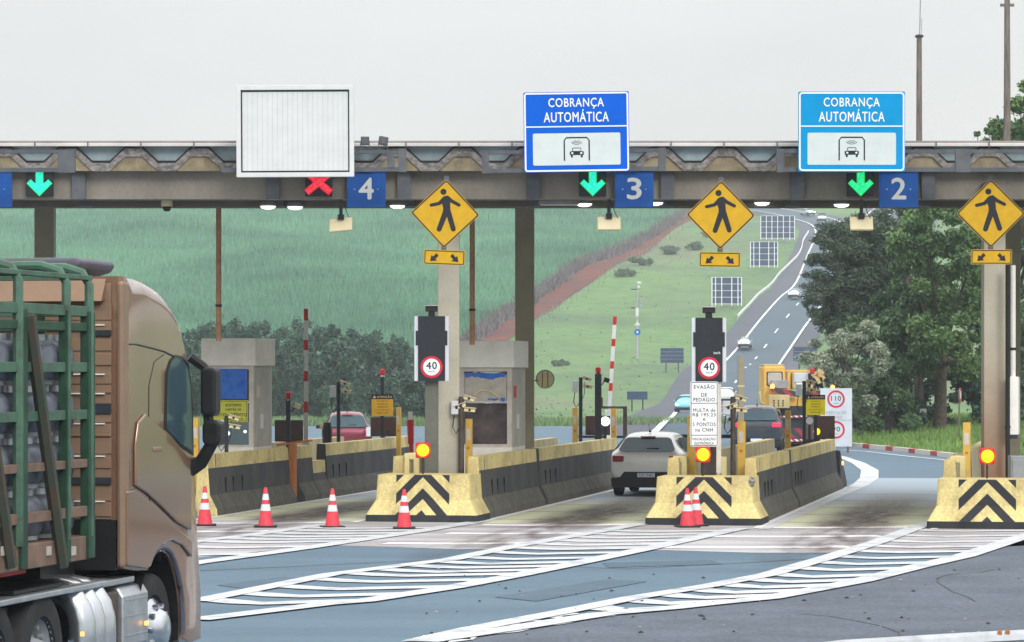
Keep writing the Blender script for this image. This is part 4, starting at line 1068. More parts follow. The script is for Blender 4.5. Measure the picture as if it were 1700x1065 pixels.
# fine notice
Y = 61.9; t = thing('notice_sign', (PX(1169, Y), Y, PZ(741, Y)), 'tall white notice reading EVASÃO DE PEDÁGIO under the middle speed display', 'sign')
s_ = Y/F; W = 46.5*s_; H = 108*s_
def zz2(py): return (741-py)*s_
b = MB(); b.prism(rrect(-W/2, W/2, 0, H, .04), 0, .012); b.build('plate', 'text', t)
b = MB(); frame(b, -W/2+.012, W/2-.012, .012, H-.012, .035, .012, -.003, -.0005)
for py in (669.5, 722.5): b.box(-W/2+.02, W/2-.02, -.003, -.0005, zz2(py), zz2(py)+.011)
b.build('border', 'signblk', t)
for s2, py, wd, hh in (('EVASÃO', 641.3, 34, 7.2), ('DE', 655, 10, 6), ('PEDÁGIO', 661.7+.5, 36, 7.6), ('MULTA de', 680.5, 37, 6), ('R$ 195.23', 688.5, 38, 6.2), ('e', 696, 4, 3.6), ('5 PONTOS', 704, 38, 6), ('na CNH', 713, 29, 6), ('FISCALIZAÇÃO', 728.4, 38, 6), ('ELETRÔNICA', 735, 32, 5.6)):
    txt(s2, 0, zz2(py), wd*s_, hh*s_, -.004, 'signblk', t, bold=.006)
b = MB()
for px in (1189.5,): b.box((px-1169)*s_, (px-1169)*s_+.09, .014, .05, -.5, H-.05)
b.build('backing_post', 'pink', t)

# signs on the islands
def atencao(px0, px1, py0, py1, Y, label, hdr, tail):
    t = thing('attention_sign', (PX((px0+px1)/2, Y), Y, PZ(py1, Y)), label, 'sign', None)
    s_ = Y/F; W = (px1-px0)*s_; H = (py1-py0)*s_
    b = MB(); b.box(-W/2, W/2, 0, .015, 0, H*.77); b.build('yellow_plate', M['atyel'] if hdr else M['yel2'], t)
    b = MB(); b.box(-W/2, W/2, -.001, .016, H*.77, H); b.build('header_plate', 'signblk', t)
    txt('ATENÇÃO', W*.1, H*.875, W*.70, H*.13, -.004, M_txt, t, bold=.02)
    b = MB(); b.add([(-W*.45, -.004, H*.82), (-W*.29, -.004, H*.82), (-W*.37, -.004, H*.95)], [(0, 1, 2)]); b.build('warning_triangle', M_txt, t)
    for i, s2 in enumerate(('EM CASO DE', 'PASSAGEM NO', 'VERMELHO', 'AUTOMÁTICO', 'RECUE')):
        txt(s2, 0, H*(.68-.135*i), W*(.5 if i != 3 else .7), H*.07, -.003, 'signblk', t, bold=0)
    b = MB(); b.box(-.04, .04, .017, .09, PZ(740, Y)-t.location.z, H + (.35 if tail else 0)); b.build('pole', 'dark', t)
M['atyel'] = mat('attention_sign_amber', (.74, .42, .03), .6, var=.05); M['yel2'] = mat('attention_sign_yellow', (.92, .78, .02), .6, var=.05)
M['paleyel'] = mat('pale_yellow_lettering', (.75, .62, .25), .6, var=.02); M_txt = 'paleyel'
atencao(617, 652.5, 654, 690, 80.6, 'amber ATENÇÃO notice below a red tipped post, right of the maroon car', True, False)
atencao(1338, 1370, 655, 688.5, 79.5, 'bright yellow ATENÇÃO notice in front of the yellow works truck', False, False)
# red tipped signal posts
def redpost(px, pyt, Y, label, r=.05, arm=True):
    t = thing('signal_post', (PX(px, Y), Y, .12), label, 'signal post', 'dark posts with a red lamp on top')
    h = PZ(pyt, Y)-.12
    b = MB(); b.box(-r, r, -r, r, 0, h-.16); b.build('post', 'dark', t, bevel=.01)
    b = MB(); b.lathe([(.035, h-.16), (.065, h-.13), (.065, h-.02), (.04, h), (0, h)], (0, 0, 0), 14); b.build('red_lamp', 'red', t, smooth=True)
    b = MB(); b.cyl((0, 0, h-.18), .055, .04, n=12); b.build('collar', 'pink', t)
    if arm:
        b = MB(); b.m = Matrix.Translation((.16, 0, h-.30)) @ Matrix.Rotation(R(20), 4, 'Y'); b.cb((.05, 0, 0), (.14, .16, .11)); b.build('side_box', 'antenna' if px < 600 else 'black', t, bevel=.01)
        b = MB(); b.tube([(0, 0, h-.45), (.1, 0, h-.42), (.16, 0, h-.32)], .015, 6); b.build('arm', 'dark', t)
redpost(478.5, 650, 73, 'short dark post with red lamp and beige side box, beside the left booth')
redpost(634.5, 612, 81.2, 'tall dark post with red lamp rising above the left ATENÇÃO notice', .045, False)
redpost(993, 609, 79, 'tall black post with red lamp beside the gate arm above the silver car', .08)
# dark panels (vehicle classifiers)
def board(px0, px1, py0, py1, Y, label, leg=True):
    t = thing('sensor_board', (PX((px0+px1)/2, Y), Y, .12), label, 'panel', 'dark sensor boards on the toll islands')
    s_ = Y/F; W = (px1-px0)*s_; z0, z1 = PZ(py1, Y)-.12, PZ(py0, Y)-.12
    b = MB(); b.box(-W/2, W/2, 0, .1, z0, z1); b.build('board', M['board'], t, bevel=.008)
    b = MB(); b.box(-.045, .045, .03, .1, 0, z0-.002); b.build('leg', 'dark', t)
    b = MB(); b.box(-W/2+.03, W/2-.03, -.012, -.001, z0+.04, z0+(z1-z0)*.3); b.build('lower_strip', 'brownpost', t)
M['board'] = mat('sensor_board_brown', (.035, .033, .036), .5, scale=2, col2=(.10, .055, .05), thr=(.45, .75))
board(456, 503, 697, 733, 74, 'dark board beside the barrier gate and the left booth')
board(615, 657.5, 692, 724, 81, 'dark board below the left ATENÇÃO notice')
board(972, 1013, 690, 722, 80, 'dark board behind the bright round light above the silver car')
board(1354, 1386, 690, 729, 80.5, 'dark board with a yellow lamp, right of the bright ATENÇÃO notice')
# lights on the boards
def spot(px, py, Y, r, m, label, cat='lamp'):
    t = thing('signal_lamp', (PX(px, Y), Y, PZ(py, Y)), label, cat)
    b = MB(); b.lathe([(0, .10), (r*.9, .10), (r*1.08, .02), (r*1.08, 0)], (0, 0, 0), 20, 'y'); b.build('housing', 'dark', t, smooth=True)
    b = MB(); b.disc((0, 0), r, -.004, 22); b.build('lens', m, t)
    b = MB(); b.box(-.03, .03, .02, .09, .12-t.location.z, -r*.8); b.build('stand', 'dark', t)
spot(1005, 699, 79.6, .115, 'glow', 'bright greenish white round lamp on the dark board above the silver car')
spot(994, 716, 79.4, .055, 'lamp', 'small warm lamp low on the board above the silver car')
spot(1356, 716, 79.9, .085, 'beacon', 'yellow flashing lamp on the board before the works truck')
spot(1344, 698, 79.2, .09, M['dispw'], 'round white disc below the bright ATENÇÃO notice', 'sign')

# camera poles
def campole(px, pyt, Y, label, flare=False, kind=0, pm='dark', pyb=None, r=.045):
    base = .12; t = thing('camera_pole', (PX(px, Y), Y, base), label, 'camera pole', 'thin camera poles on the toll islands')
    h = PZ(pyt, Y)-base
    prof = [(r*3, 0), (r*2.6, .03), (r*1.6, .25), (r, .32), (r, h), (0, h)] if flare else [(r, 0), (r, h), (0, h)]
    b = MB(); b.lathe(prof, (0, 0, 0), 12); b.build('pole', pm, t, smooth=True)
    b = MB(); b.box(-.20, -.06, -.05, .05, h-.35, h-.08); b.build('junction_box', 'dispw', t, bevel=.01)
    for i, (dx, dz, a) in enumerate(((.12, -.03, 18), (.14, -.22, 10)) if kind != 2 else ((.12, -.03, 18), (-.05, -.2, -20), (.13, -.26, 5))):
        b = MB(); b.m = Matrix.Translation((dx, 0, h+dz)) @ Matrix.Rotation(R(a), 4, 'Y'); b.cb((.03, 0, 0), (.22, .1, .07)); b.cb((.03, -.02, .045), (.26, .14, .015))
        q = b.build('camera', 'antenna', t, bevel=.008)
        b = MB(); b.m = Matrix.Translation((dx, 0, h+dz)) @ Matrix.Rotation(R(a), 4, 'Y'); b.cyl((.03, -.055, 0), .025, .012, 'y', 10); b.build('camera_lens', 'black', q)
    b = MB(); b.tube([(-.14, 0, h-.36), (-.17, 0, h-.6), (-.11, 0, h-.72), (-.02, 0, h-.6)], .012, 6); b.tube([(.1, 0, h-.1), (.09, .0, h-.4), (.01, 0, h-.6)], .008, 6); b.build('cable', 'black', t)
campole(562, 634, 76, 'camera pole in front of the maroon car', pyb=735)
campole(964, 626, 78, 'camera pole left of the black red lamp post, above the barrier')
campole(766, 658, 63.9, 'brown camera pole before the torn poster booth, beside the beige column', True, 2, 'brownpost', r=.055)
campole(1217, 658, 62.9, 'brown camera pole with flared foot right of the fine notice', True, 2, 'brownpost', r=.05)
campole(1335, 632, 78, 'dark camera pole left of the bright ATENÇÃO notice', False, 0)
campole(376, 690, 66.5, 'camera pole under the yellow card notice of the left booth', r=.04)
t = thing('tall_dark_post', (PX(1230, 65.2), 65.2, .12), 'tall olive dark square post right of the fine notice', 'post')
b = MB(); b.box(-.06, .06, -.05, .05, 0, PZ(590, 65.2)-.12); b.build('post', M['olive2'] if 'olive2' in M else 'coldark', t, bevel=.008)
b = MB(); b.box(-.066, .066, -.056, .056, PZ(640, 65.2)-.14, PZ(640, 65.2)-.11); b.build('collar', 'antenna', t)
# marker posts, bent bracket, short black bollard
t = thing('marker_post', (PX(682, 77), 77, .0), 'leaning red and white marker post right of the left ATENÇÃO notice', 'marker post')
b = MB(); hh = PZ(683, 77); b.tube([(.03, 0, 0), (.02, 0, hh*.33)], .05, 10, 1); b.tube([(.02, 0, hh*.33), (.01, 0, hh*.60)], .055, 10, 0); b.tube([(.0, 0, hh*.60), (-.01, 0, hh*.9)], [.075, .085], 10, 0); b.tube([(-.01, 0, hh*.9), (-.01, 0, hh)], .05, 10, 1); b.build('post', ['red', 'white'], t)
t = thing('black_bollard', (PX(543, 76.2), 76.2, .1), 'short black bollard in the gap of the left barrier, before the maroon car', 'bollard')
b = MB(); b.lathe([(.12, 0), (.11, PZ(720, 73.5)-.3), (.12, PZ(712, 73.5)-.2), (.09, PZ(704, 73.5)-.1), (0, PZ(704, 73.5)-.1)], (0, 0, 0), 14); b.build('body', 'black', t, smooth=True)
b = MB(); b.cb((-.12, 0, PZ(710, 73.5)-.1), (.1, .1, .14)); b.build('side_lamp', 'antenna', t, bevel=.01)
t = thing('bent_bracket', (PX(1035, 82), 82, .1), 'dark bent frame right of the amber post above the silver car', 'frame')
b = MB(); h = PZ(678, 82)-.1; b.box(-.01, .09, -.05, .05, 0, h); b.box(-.6, .09, -.05, .05, h, h+.06); b.box(-.6, -.52, -.05, .05, h+.06, h+.28); b.build('frame', 'brownpost', t)
M['mback'] = mat('mirror_back_beige', (.88, .78, .52), .5, var=.06)
# round mirror
Y = 73.3; t = thing('round_mirror', (PX(905, Y), Y, PZ(629, Y)), 'round beige backed mirror beside the dark canopy column', 'mirror')
b = MB(); b.lathe([(0, -.03), (.14, -.025), (.185, .0), (.2, .02)], (0, 0, 0), 28, 'y'); b.build('back_shell', M['mback'], t, smooth=True)
b = MB(); b.lathe([(.2, .02), (.212, .0), (.212, .03), (.2, .04), (.2, .02)], (0, 0, 0), 28, 'y'); b.build('rim', 'dark', t, smooth=True)
b = MB(); b.box(-.07, -.05, -.05, -.03, -.17, .17); b.box(.05, .07, -.05, -.03, -.17, .17); b.box(-.34, -.05, -.02, .0, -.05, -.02) ; b.build('bracket', 'crest', t)

# barrier gates
def gate(px0, py0, px1, py1, Y, label):
    t = thing('barrier_gate', (PX(px1, Y), Y, .12), label, 'barrier gate', 'raised red and white barrier arms')
    zb = PZ(py1, Y)-.12; zt_ = PZ(py0, Y)-.12; dx = PX(px0, Y)-PX(px1, Y); n = 8
    b = MB(); r = .048
    rows = [0, .25, .55, .63, .9, .98]
    cuts = [(0, .085, 0), (.085, .225, 1), (.225, .30, 0), (.30, .45, 1), (.45, .525, 0), (.525, .67, 1), (.67, .75, 0), (.75, 1, 1)]
    for a, c, m in cuts:
        za, zc = zt_+(zb-zt_)*a, zt_+(zb-zt_)*c; xa, xc = dx*(1-a), dx*(1-c)
        b.add([(xa-r, -.03, za), (xa+r, -.03, za), (xa+r, .03, za), (xa-r, .03, za), (xc-r, -.03, zc), (xc+r, -.03, zc), (xc+r, .03, zc), (xc-r, .03, zc)], [(0,1,2,3),(4,5,6,7),(0,1,5,4),(1,2,6,5),(2,3,7,6),(3,0,4,7)], m)
    b.build('arm', ['red', 'white'], t)
    b = MB(); b.box(-.09, .09, .04, .3, 0, zb+.15) ; b.build('motor_box', 'cream', t, bevel=.01)
gate(508, 512, 508, 742, 74.7, 'raised red and white barrier arm right of the left booth, before the dark trees')
gate(1021, 525, 1011, 690, 83.5, 'raised red and white barrier arm before the grass slope, above the silver car')

# ================================================================ booths
def booth(px, pytop, Y, W, D, label, kind):
    t = thing('toll_booth', (PX(px, Y), Y, .1), label, 'toll booth', 'toll booths on the islands', -LH*.8)
    H = PZ(pytop, Y)-.1; s_ = Y/F
    def z(py): return PZ(py, Y)-.1
    top = z(610) if kind else z(607)
    b = MB(); b.box(-W/2, W/2, 0, D, 0, z(742)); b.build('base', M['bl'], t, bevel=.01)
    b = MB(); b.box(-W/2+.06, W/2-.06, .06, D-.06, z(742), top); b.build('walls', 'glassdark', t)
    for sx_ in (-1, 1):
        for yy_ in (0, D-.1):
            b = MB(); b.box(min(sx_*W/2, sx_*(W/2-.1)), max(sx_*W/2, sx_*(W/2-.1)), yy_, yy_+.1, z(742), top); b.build('corner_post', 'pink', t)
    for za, zb3 in ((z(742), z(737)), (z(669), z(665)), (top-.08, top)):
        b = MB(); b.box(-W/2+.1, W/2-.1, .0, .055, za, zb3); b.build('window_rail', 'pink', t)
    b = MB(); b.box(-W/2-.06, W/2+.06, -.06, D+.06, top+.001, H); b.build('roof_fascia', 'cream' if kind else M['bl'], t, bevel=.015)
    b = MB(); b.box(W/2-.05, W/2+.002, .1, D-.1, z(742), top); b.build('side_panel', M['bside'], t)
    b = MB(); b.box(W/2+.003, W/2+.02, D*.35, D*.5, z(712), z(688)); b.build('handle', 'white', t)
    b = MB(); b.box(W/2+.003, W/2+.02, D*.15, D*.3, z(660), z(640)) ; b.build('side_label', 'red' if kind else 'pink', t)
    if kind:
        b = MB(); b.box(-W/2+.11, W/2-.11, -.008, -.002, z(665), z(622)); b.build('peeled_poster', 'peel', t)
        rs = random.Random(3)
        def torn(x0, x1, zt0, zb0, amp, flip, nme):
            n = 22; up = [(x0+(x1-x0)*i/n, zt0+(rs.uniform(-amp, amp) if flip else 0)) for i in range(n+1)]
            dn = [(x0+(x1-x0)*i/n, zb0+(0 if flip == 1 else amp*(math.sin(i*.35)+rs.uniform(-.5, .5)))) for i in range(n+1)]
            b = MB(); V = [(p[0], -.013, p[1]) for p in up] + [(p[0], -.013, p[1]) for p in dn]
            b.add(V, [(i, i+1, n+2+i, n+1+i) for i in range(n)]); b.build(nme, 'poster' if 'blue' in nme else 'white', t)
        torn(-W/2+.13, W/2-.13, z(619), z(627), .03, 0, 'torn_blue_strip')
        torn(W/2-.5, W/2-.28, z(661), z(664), .01, 0, 'torn_blue_scrap'); torn(W/2-.24, W/2-.14, z(660), z(666), .012, 0, 'torn_blue_scrap')
        torn(-W/2+.3, W/2-.2, z(617), z(618.5), .015, 0, 'torn_white_edge'); torn(-W/2+.15, W/2-.25, z(666), z(668), .02, 0, 'torn_white_edge')
        b = MB(); pts = [(-.25, z(656)), (-.1, z(648)), (.1, z(649)), (.3, z(660))]; b.tube([(x, -.02, zz_) for x, zz_ in pts], .018, 6); b.build('loose_flap', 'gyel', t)
    else:
        b = MB(); b.box(-W/2+.13, W/2-.13, -.012, -.002, z(662), z(612)); b.build('blue_poster', 'poster', t)
        b = MB(); b.box(-W/2+.12, W/2-.12, -.014, -.002, z(700), z(664)); b.build('yellow_poster', 'yelposter', t)
        b = MB(); frame(b, -W/2+.14, W/2-.14, z(698.5), z(665.5), .005, .008, -.018, -.0145); b.build('yellow_poster_border', 'signblk', t)
        for s2, py, wd, hh in (('ACEITAMOS', 672, 27, 4.5), ('CARTÃO DE', 679, 26, 4.5), ('DÉBITO/CRÉDITO', 687.5, 62, 6.2), ('E PAGAMENTO', 695, 32, 3)):
            txt(s2, .10 if wd < 50 else .0, z(py), wd*s_, hh*s_, -.018, 'signblk', t, bold=.03)
        b = MB(); b.box(-W/2+.1, W/2-.1, -.004, .0, z(738), z(700)); b.build('window', 'glass', t)
        b = MB(); b.cyl((W/2-.18, -.01, z(716)), .03, .015, 'y', 10); b.cyl((W/2-.55, -.01, z(719)), .04, .015, 'y', 10); b.build('counter_lamp', 'lamp', t)
M['bl'] = mat('booth_warm_grey', (.80, .78, .72), .6, var=.08, scale=2)
booth(806, 565, 68.7, 1.12, 2.0, 'booth with a torn blue poster and dark window behind the beige column', 1)
booth(380, 561, 69.3, 1.07, 1.8, 'booth with whole blue poster and yellow card notice beside the truck mirror', 0)

# ================================================================ cones
def cone(px, py, label, s=1, tilt=0):
    x, y = G(px, py); t = thing('traffic_cone', (x, y, .012), label, 'traffic cone', 'red and white traffic cones before the islands')
    b = MB(); b.box(-.21, .21, -.21, .21, 0, .03); b.build('base', 'black', t, bevel=.01)
    prof = [(.145, .03), (.135, .06), (.098, .30), (.078, .42), (.066, .50), (.048, .61), (.034, .70), (.026, .73), (0, .73)]
    b = MB(); b.lathe(prof, (0, 0, 0), 24, ks=[0, 0, 1, 0, 1, 0, 0, 0]); o = b.build('body', ['cone', 'conew'], t, smooth=True)
    t.scale = (s, s, s); t.rotation_euler = (0, R(tilt), R(random.uniform(0, 20)))
    return t
cone(340, 873, 'traffic cone farthest left, beside the truck front')
cone(441, 875.5, 'second traffic cone from the truck, before the left barrier')
cone(552, 876, 'traffic cone just left of the left chevron block', .98)
cone(671, 878, 'traffic cone standing in front of the left chevron block', .98)
cone(1141, 875.5, 'left of the two cones before the middle chevron block', .98)
cone(1156, 873.5, 'right of the two cones before the middle chevron block', .98, -1)

# ================================================================ cars
def car(name, loc, rz, paint, label, cat='car', L=4.1, W=1.73, H=1.5, front=False, style='hatch', group=None, detail=True, tailglow=False, lights=True):
    """y runs from the tail (0) to the nose (L)"""
    t = thing(name, loc, label, cat, group, rz); hw = W/2
    # y, z_bottom, z_belt, z_top, w_belt, w_top
    if style == 'hatch':
        st = [(0, .42, .78, .80, .86, .80), (.03, .34, .93, .95, .96, .84), (.12, .30, 1.0, 1.06, .985, .80), (.42, .26, 1.02, H-.05, 1, .64), (.75, .24, 1.0, H, 1, .65),
              (1.5, .22, .97, H, 1, .67), (2.1, .22, .95, H-.03, 1, .70), (2.75, .22, .93, 1.12, 1, .74), (3.05, .24, .90, .98, .99, .82), (3.6, .26, .84, .88, .97, .78), (L-.12, .28, .72, .76, .90, .72), (L, .36, .60, .62, .80, .66)]
    else:   # suv / pickup / van share a boxier outline
        st = [(0, .5, .90, .92, .88, .82), (.03, .42, 1.05, 1.08, .97, .85), (.1, .38, 1.12, 1.25, .99, .84), (.32, .34, 1.14, H-.04, 1, .76), (.7, .32, 1.12, H, 1, .75),
              (1.6, .30, 1.1, H, 1, .75), (2.3, .30, 1.08, H-.03, 1, .75), (2.95, .30, 1.05, 1.25, 1, .78), (3.25, .32, 1.02, 1.10, .99, .84), (3.8, .34, .98, 1.02, .97, .82), (L-.1, .36, .86, .9, .92, .78), (L, .42, .66, .70, .84, .70)]
    V = []; n = None
    for (y, zb, zl, ztp, wb, wt) in st:
        half = [(0, zb), (.78*hw*wb, zb), (.95*hw*wb, zb+.08), (hw*wb, (zb+zl)*.5), (hw*wb*.985, zl-.03), (hw*wb*.95, zl+.01), (hw*(wt*.62+wb*.36), zl+(ztp-zl)*.35), (hw*wt, zl+(ztp-zl)*.82), (hw*wt*.86, ztp), (0, ztp+.015)]
        ring = [(x, y, z) for x, z in half] + [(-x, y, z) for x, z in half[-2:0:-1]]
        n = len(ring); V += ring
    b = MB(); fs = []
    for i in range(len(st)-1):
        for j in range(n): fs.append((i*n+j, i*n+(j+1) % n, (i+1)*n+(j+1) % n, (i+1)*n+j))
    fs += [tuple(range(n)), tuple(range((len(st)-1)*n, len(st)*n))]
    b.add(V, fs); o = b.build('body', paint, t)
    o.data.polygons.foreach_set('use_smooth', [True]*len(o.data.polygons))
    mo = o.modifiers.new('sub', 'SUBSURF'); mo.levels = mo.render_levels = 2
    s = .85 if style == 'hatch' else .9
    # greenhouse height helpers on the tail
    zb_, zt_ = (1.03, H-.13) if style == 'hatch' else (1.16, H-.13)
    ya, yb = (.145, .44) if style == 'hatch' else (.10, .33)
    def slab(nm, pts, m, k=None):
        q = MB(); q.add(pts, [tuple(range(len(pts)))]); return q.build(nm, m, t)
    # rear window (rounded)
    def win(nm, w0, w1, z0, z1, y0, y1, m, off, n=6, rr=.09):
        q = []; 
        rec = rrect(-1, 1, 0, 1, .18, 4)
        for u, v in rec:
            v_ = v; wd = w0+(w1-w0)*v_; q.append((u*wd, y0+(y1-y0)*v_ + off, z0+(z1-z0)*v_))
        return slab(nm, q, m)
    win('rear_window', hw*(.78 if style == 'hatch' else .8), hw*(.60 if style == 'hatch' else .66), zb_, zt_+.02, ya-.045, yb-.035, 'carglass', -.06)
    win('windscreen', hw*.84, hw*.66, (.98 if style == 'hatch' else 1.12), H-.1, (2.93 if style == 'hatch' else 3.12), (2.24 if style == 'hatch' else 2.42), 'carglass', .03)
    for sg in (-1, 1):
        x0, x1 = sg*hw*.985, sg*hw*(.735 if style == 'hatch' else .80)
        z0 = zb_ + .0; z1 = H-.13
        ys = (.55, .62, 2.2, 2.85) if style == 'hatch' else (.42, .5, 2.3, 3.0)
        slab('side_window', [(x0, ys[0], z0), (x0, ys[3], z0-.03), (x1, ys[2], z1), (x1, ys[1]+.12, z1)], 'carglass')
        # wheels
        for yw in (.72, L-.85):
            q = MB(); q.lathe([(0, -.1), (.30, -.1), (.315, -.07), (.315, .07), (.30, .1), (0, .1)], (sg*(hw-.12), yw, .315), 20, 'x'); wq = q.build('wheel', 'rubber', t, smooth=True)
            q = MB(); q.lathe([(.2, .101*sg), (.18, .09*sg), (.04, .095*sg), (0, .1*sg)], (sg*(hw-.12), yw, .315), 16, 'x'); q.build('rim', 'silver', wq, smooth=True)
        q = MB(); q.m = Matrix.Translation((sg*(hw+.09), 2.55, 1.0 if style == 'hatch' else 1.16)); q.cb((0, 0, 0), (.17, .1, .12)); q.build('side_mirror', paint if front else 'black', t, bevel=.03)
        # lamps
        zl_ = .86 if style == 'hatch' else 1.0
        q = MB(); q.cb((sg*hw*.76, .035, zl_), (.26 if style == 'hatch' else .3, .12, .15)); q.build('tail_lamp', 'tail' if tailglow else 'taildark', t, bevel=.03)
        q = MB(); q.cb((sg*hw*.70, L-.09, .70 if style == 'hatch' else .84), (.30, .14, .13)); q.build('headlight', 'head' if lights and front else 'silver', t, bevel=.03)
    # lower bumper valance, plate
    q = MB(); q.prism([(-hw*.93, .20), (hw*.93, .20), (hw*.95, .42), (hw*.70, .44), (hw*.60, .56), (-hw*.60, .56), (-hw*.70, .44), (-hw*.95, .42)], -.03, .30); q.build('rear_bumper', 'black', t, bevel=.02)
    q = MB(); q.box(-hw*.8, hw*.8, L-.25, L+.015, .26, .48); q.build('grille', 'black', t, bevel=.03)
    q = MB(); q.box(-.2, .2, -.055, -.035, .44, .555); p = q.build('number_plate', 'text', t)
    q = MB(); q.box(-.2, .2, -.058, -.0555, .53, .556); q.build('plate_band', 'numblue', p)
    if detail:
        q = MB(); q.box(-.17, .17, .30, .34, H-.115, H-.085); q.build('high_stop_lamp', 'taildark', t)
        q = MB(); q.m = Matrix.Translation((.12, ya-.01, zb_+.04)) @ Matrix.Rotation(R(-3), 4, 'Y'); q.box(-.13, .16, -.05, -.02, 0, .035); q.build('rear_wiper', 'black', t)
        q = MB(); q.tube([(0, .62, H+.0), (-.01, .45, H+.2)], .006, 6); q.cyl((0, .62, H+.02), .03, .04, n=10); q.build('roof_antenna', 'black', t)
        q = MB(); q.box(-hw*.72, hw*.72, .01, .03, .60, .64); q.build('tailgate_line', 'taildark' if style != 'hatch' else paint, t)
    return t
M['champ'] = mat('silver_champagne_paint', (.86, .88, .86), .25, .05, var=.03, coat=.8)
M['maroon'] = mat('maroon_car_paint', (.20, .028, .05), .3, .2, var=.06, coat=.8)
M['suvblk'] = mat('dark_grey_car_paint', (.045, .055, .07), .3, .3, var=.05, coat=.8)
M['whitecar'] = mat('pale_car_paint', (.60, .68, .66), .3, .1, var=.03, coat=.8)
M['tealcar'] = mat('light_blue_car_paint', (.15, .50, .62), .3, .1, var=.03, coat=.8)
x = PX(1073, 74.4)
c = car('car', (x, 74.4, .012), -LH, 'champ', 'silver hatchback entering the toll lane between the left and middle islands', H=1.455, L=4.0, W=1.72)
q = MB(); q.lathe([(0, 0), (.05, 0), (.05, .012), (0, .012)], (0, -.0, .875), 16, 'y'); q.m = Matrix.Identity(4); o = q.build('badge', 'silver', c); o.location = (0, .03, 0)
txt('FZC1H82', 0, .488, .33, .06, -.0575, 'signblk', c, name='plate_lettering', bold=.01)
x = PX(577, 106); c = car('car', (x, 106, .012), 4, 'maroon', 'maroon hatchback seen over the left barrier, between the barrier arm and ATENÇÃO notice', H=1.52, L=4.0, W=1.66)
q = MB(); q.box(.60, .82, -.06, .0, .72, 1.02); q.build('white_lamp_lens', 'white', c, bevel=.02)
x = PX(1256, 112); c = car('car', (x, 112, .012), -6, 'suvblk', 'dark grey SUV with red tail lamps lit, in front of the works truck', 'car', L=4.5, W=1.80, H=1.66, style='suv', tailglow=True)
def traffic(px, py, rz, paint, label, W=1.75, H=1.5, style='hatch', cat='car', L=4.1, s=1):
    x, y = hit(px, py) if py < 700 else G(px, py); z = float(zt(x, y)) + .18
    t = car('car', (x, y, z), rz, paint, label, cat, L=L, W=W, H=H, front=True, style=style, group='oncoming cars on the hill highway', detail=False); 
    t.scale = (s, s, s); return t
traffic(1238, 579, 172, 'whitecar', 'pale oncoming car in the middle of the straight highway', 1.8)
traffic(1322, 497, 168, 'whitecar', 'pale oncoming car below the tree branches on the highway', 1.8)
traffic(1207, 672, 173, 'whitecar', 'white oncoming car half hidden behind the brown camera pole', 1.85, 1.6, 'suv')
traffic(1142, 688, 173, 'tealcar', 'light blue oncoming car just left of the fine notice', 1.75, 1.5)
traffic(1363, 369, 178, 'whitecar', 'white van with blazing headlights at the bend of the highway', 2.0, 2.1, 'suv', 'van')
traffic(1334, 359, 205, 'whitecar', 'farthest white car round the bend, left of the van', 2.0, 1.6)

# ================================================================ works truck
Y = 122.; S2 = Y/F; ox = PX(1327, Y)
t = thing('works_truck', (ox, Y, 0.01), 'yellow road works truck with striped boards behind the middle island', 'works truck')
def wx(px): return (px-1327)*S2
def wz(py): return PZ(py, Y)
def wb(nm, px0, px1, py0, py1, y0, y1, m, bev=.02):
    b = MB(); b.box(wx(px0), wx(px1), y0, y1, wz(py1), wz(py0)); return b.build(nm, m, t, bevel=bev)
M['wyel'] = mat('works_truck_yellow', (.78, .46, .10), .5, var=.1, scale=2); M['wbeige'] = mat('works_truck_beige', (.56, .45, .22), .6, var=.1, scale=3)
wb('boom', 1306.5, 1345, 614, 618, .9, 1.2, 'wyel'); wb('boom_bracket', 1310, 1316, 618.2, 650, .9, 1.2, 'wyel')
cb_ = wb('cab', 1270, 1306, 608, 690, .7, 3.0, 'wyel', .06)
b = MB(); b.prism(rrect(wx(1275), wx(1302), wz(641), wz(617), .06), .685, .699); b.build('cab_window_seal', 'dark', cb_)
b = MB(); b.prism(rrect(wx(1277), wx(1300), wz(639.5), wz(618.5), .05), .67, .684); b.build('cab_window', M['peel'], cb_)
wb('roof_rack', 1271, 1305, 604.5, 607.9, .8, 2.6, 'wbeige'); wb('motor_cover', 1282.5, 1310, 631, 645, .3, .66, 'grey')
wb('tank', 1318, 1346, 618.5, 646, .7, 2.2, 'wbeige', .05); wb('tank_panel', 1321, 1345, 619, 635, .66, .699, 'dispw'); wb('tank_lower_panel', 1324, 1335, 635.5, 646, .66, .699, 'cream')
b = MB(); b.prism([(wx(1280), wz(642)), (wx(1327), wz(651)), (wx(1327), wz(659)), (wx(1306), wz(657)), (wx(1280), wz(650))], .15, .22); b.build('striped_board', 'redstripe', t)
b = MB(); b.prism([(wx(1337), wz(650)), (wx(1386), wz(646.5)), (wx(1386), wz(658.5)), (wx(1337), wz(659))], .15, .22); b.build('striped_board', 'redstripe', t)
lb = wb('louvre_box', 1276, 1310, 655.5, 677.5, -.25, .1, 'wbeige')
b = MB()
for i in range(3):
    for j in range(3): b.cb((wx(1284+7.5*i), -.262, wz(665+4*j)), (.05, .02, .05))
b.build('louvre_hole', 'black', lb)
wb('dark_body', 1286, 1337, 674, 729, .3, 5.5, 'dark'); wb('rear_cabinet', 1338, 1387, 687, 730, .1, 2.5, 'board'); wb('cabinet_trim', 1370, 1376, 686, 691, .06, .099, 'wbeige'); wb('cabinet_side_lamp', 1383, 1386.5, 705, 724, .05, .099, 'red')
wb('yellow_frame', 1311, 1334, 660, 676, .5, 2.6, 'wyel'); wb('chassis', 1288, 1384, 729, 736, .4, 6.5, 'black')
b = MB(); b.box(wx(1291), wx(1333), .16, .22, wz(728), wz(711)); b.build('striped_board', 'redstripe', t)
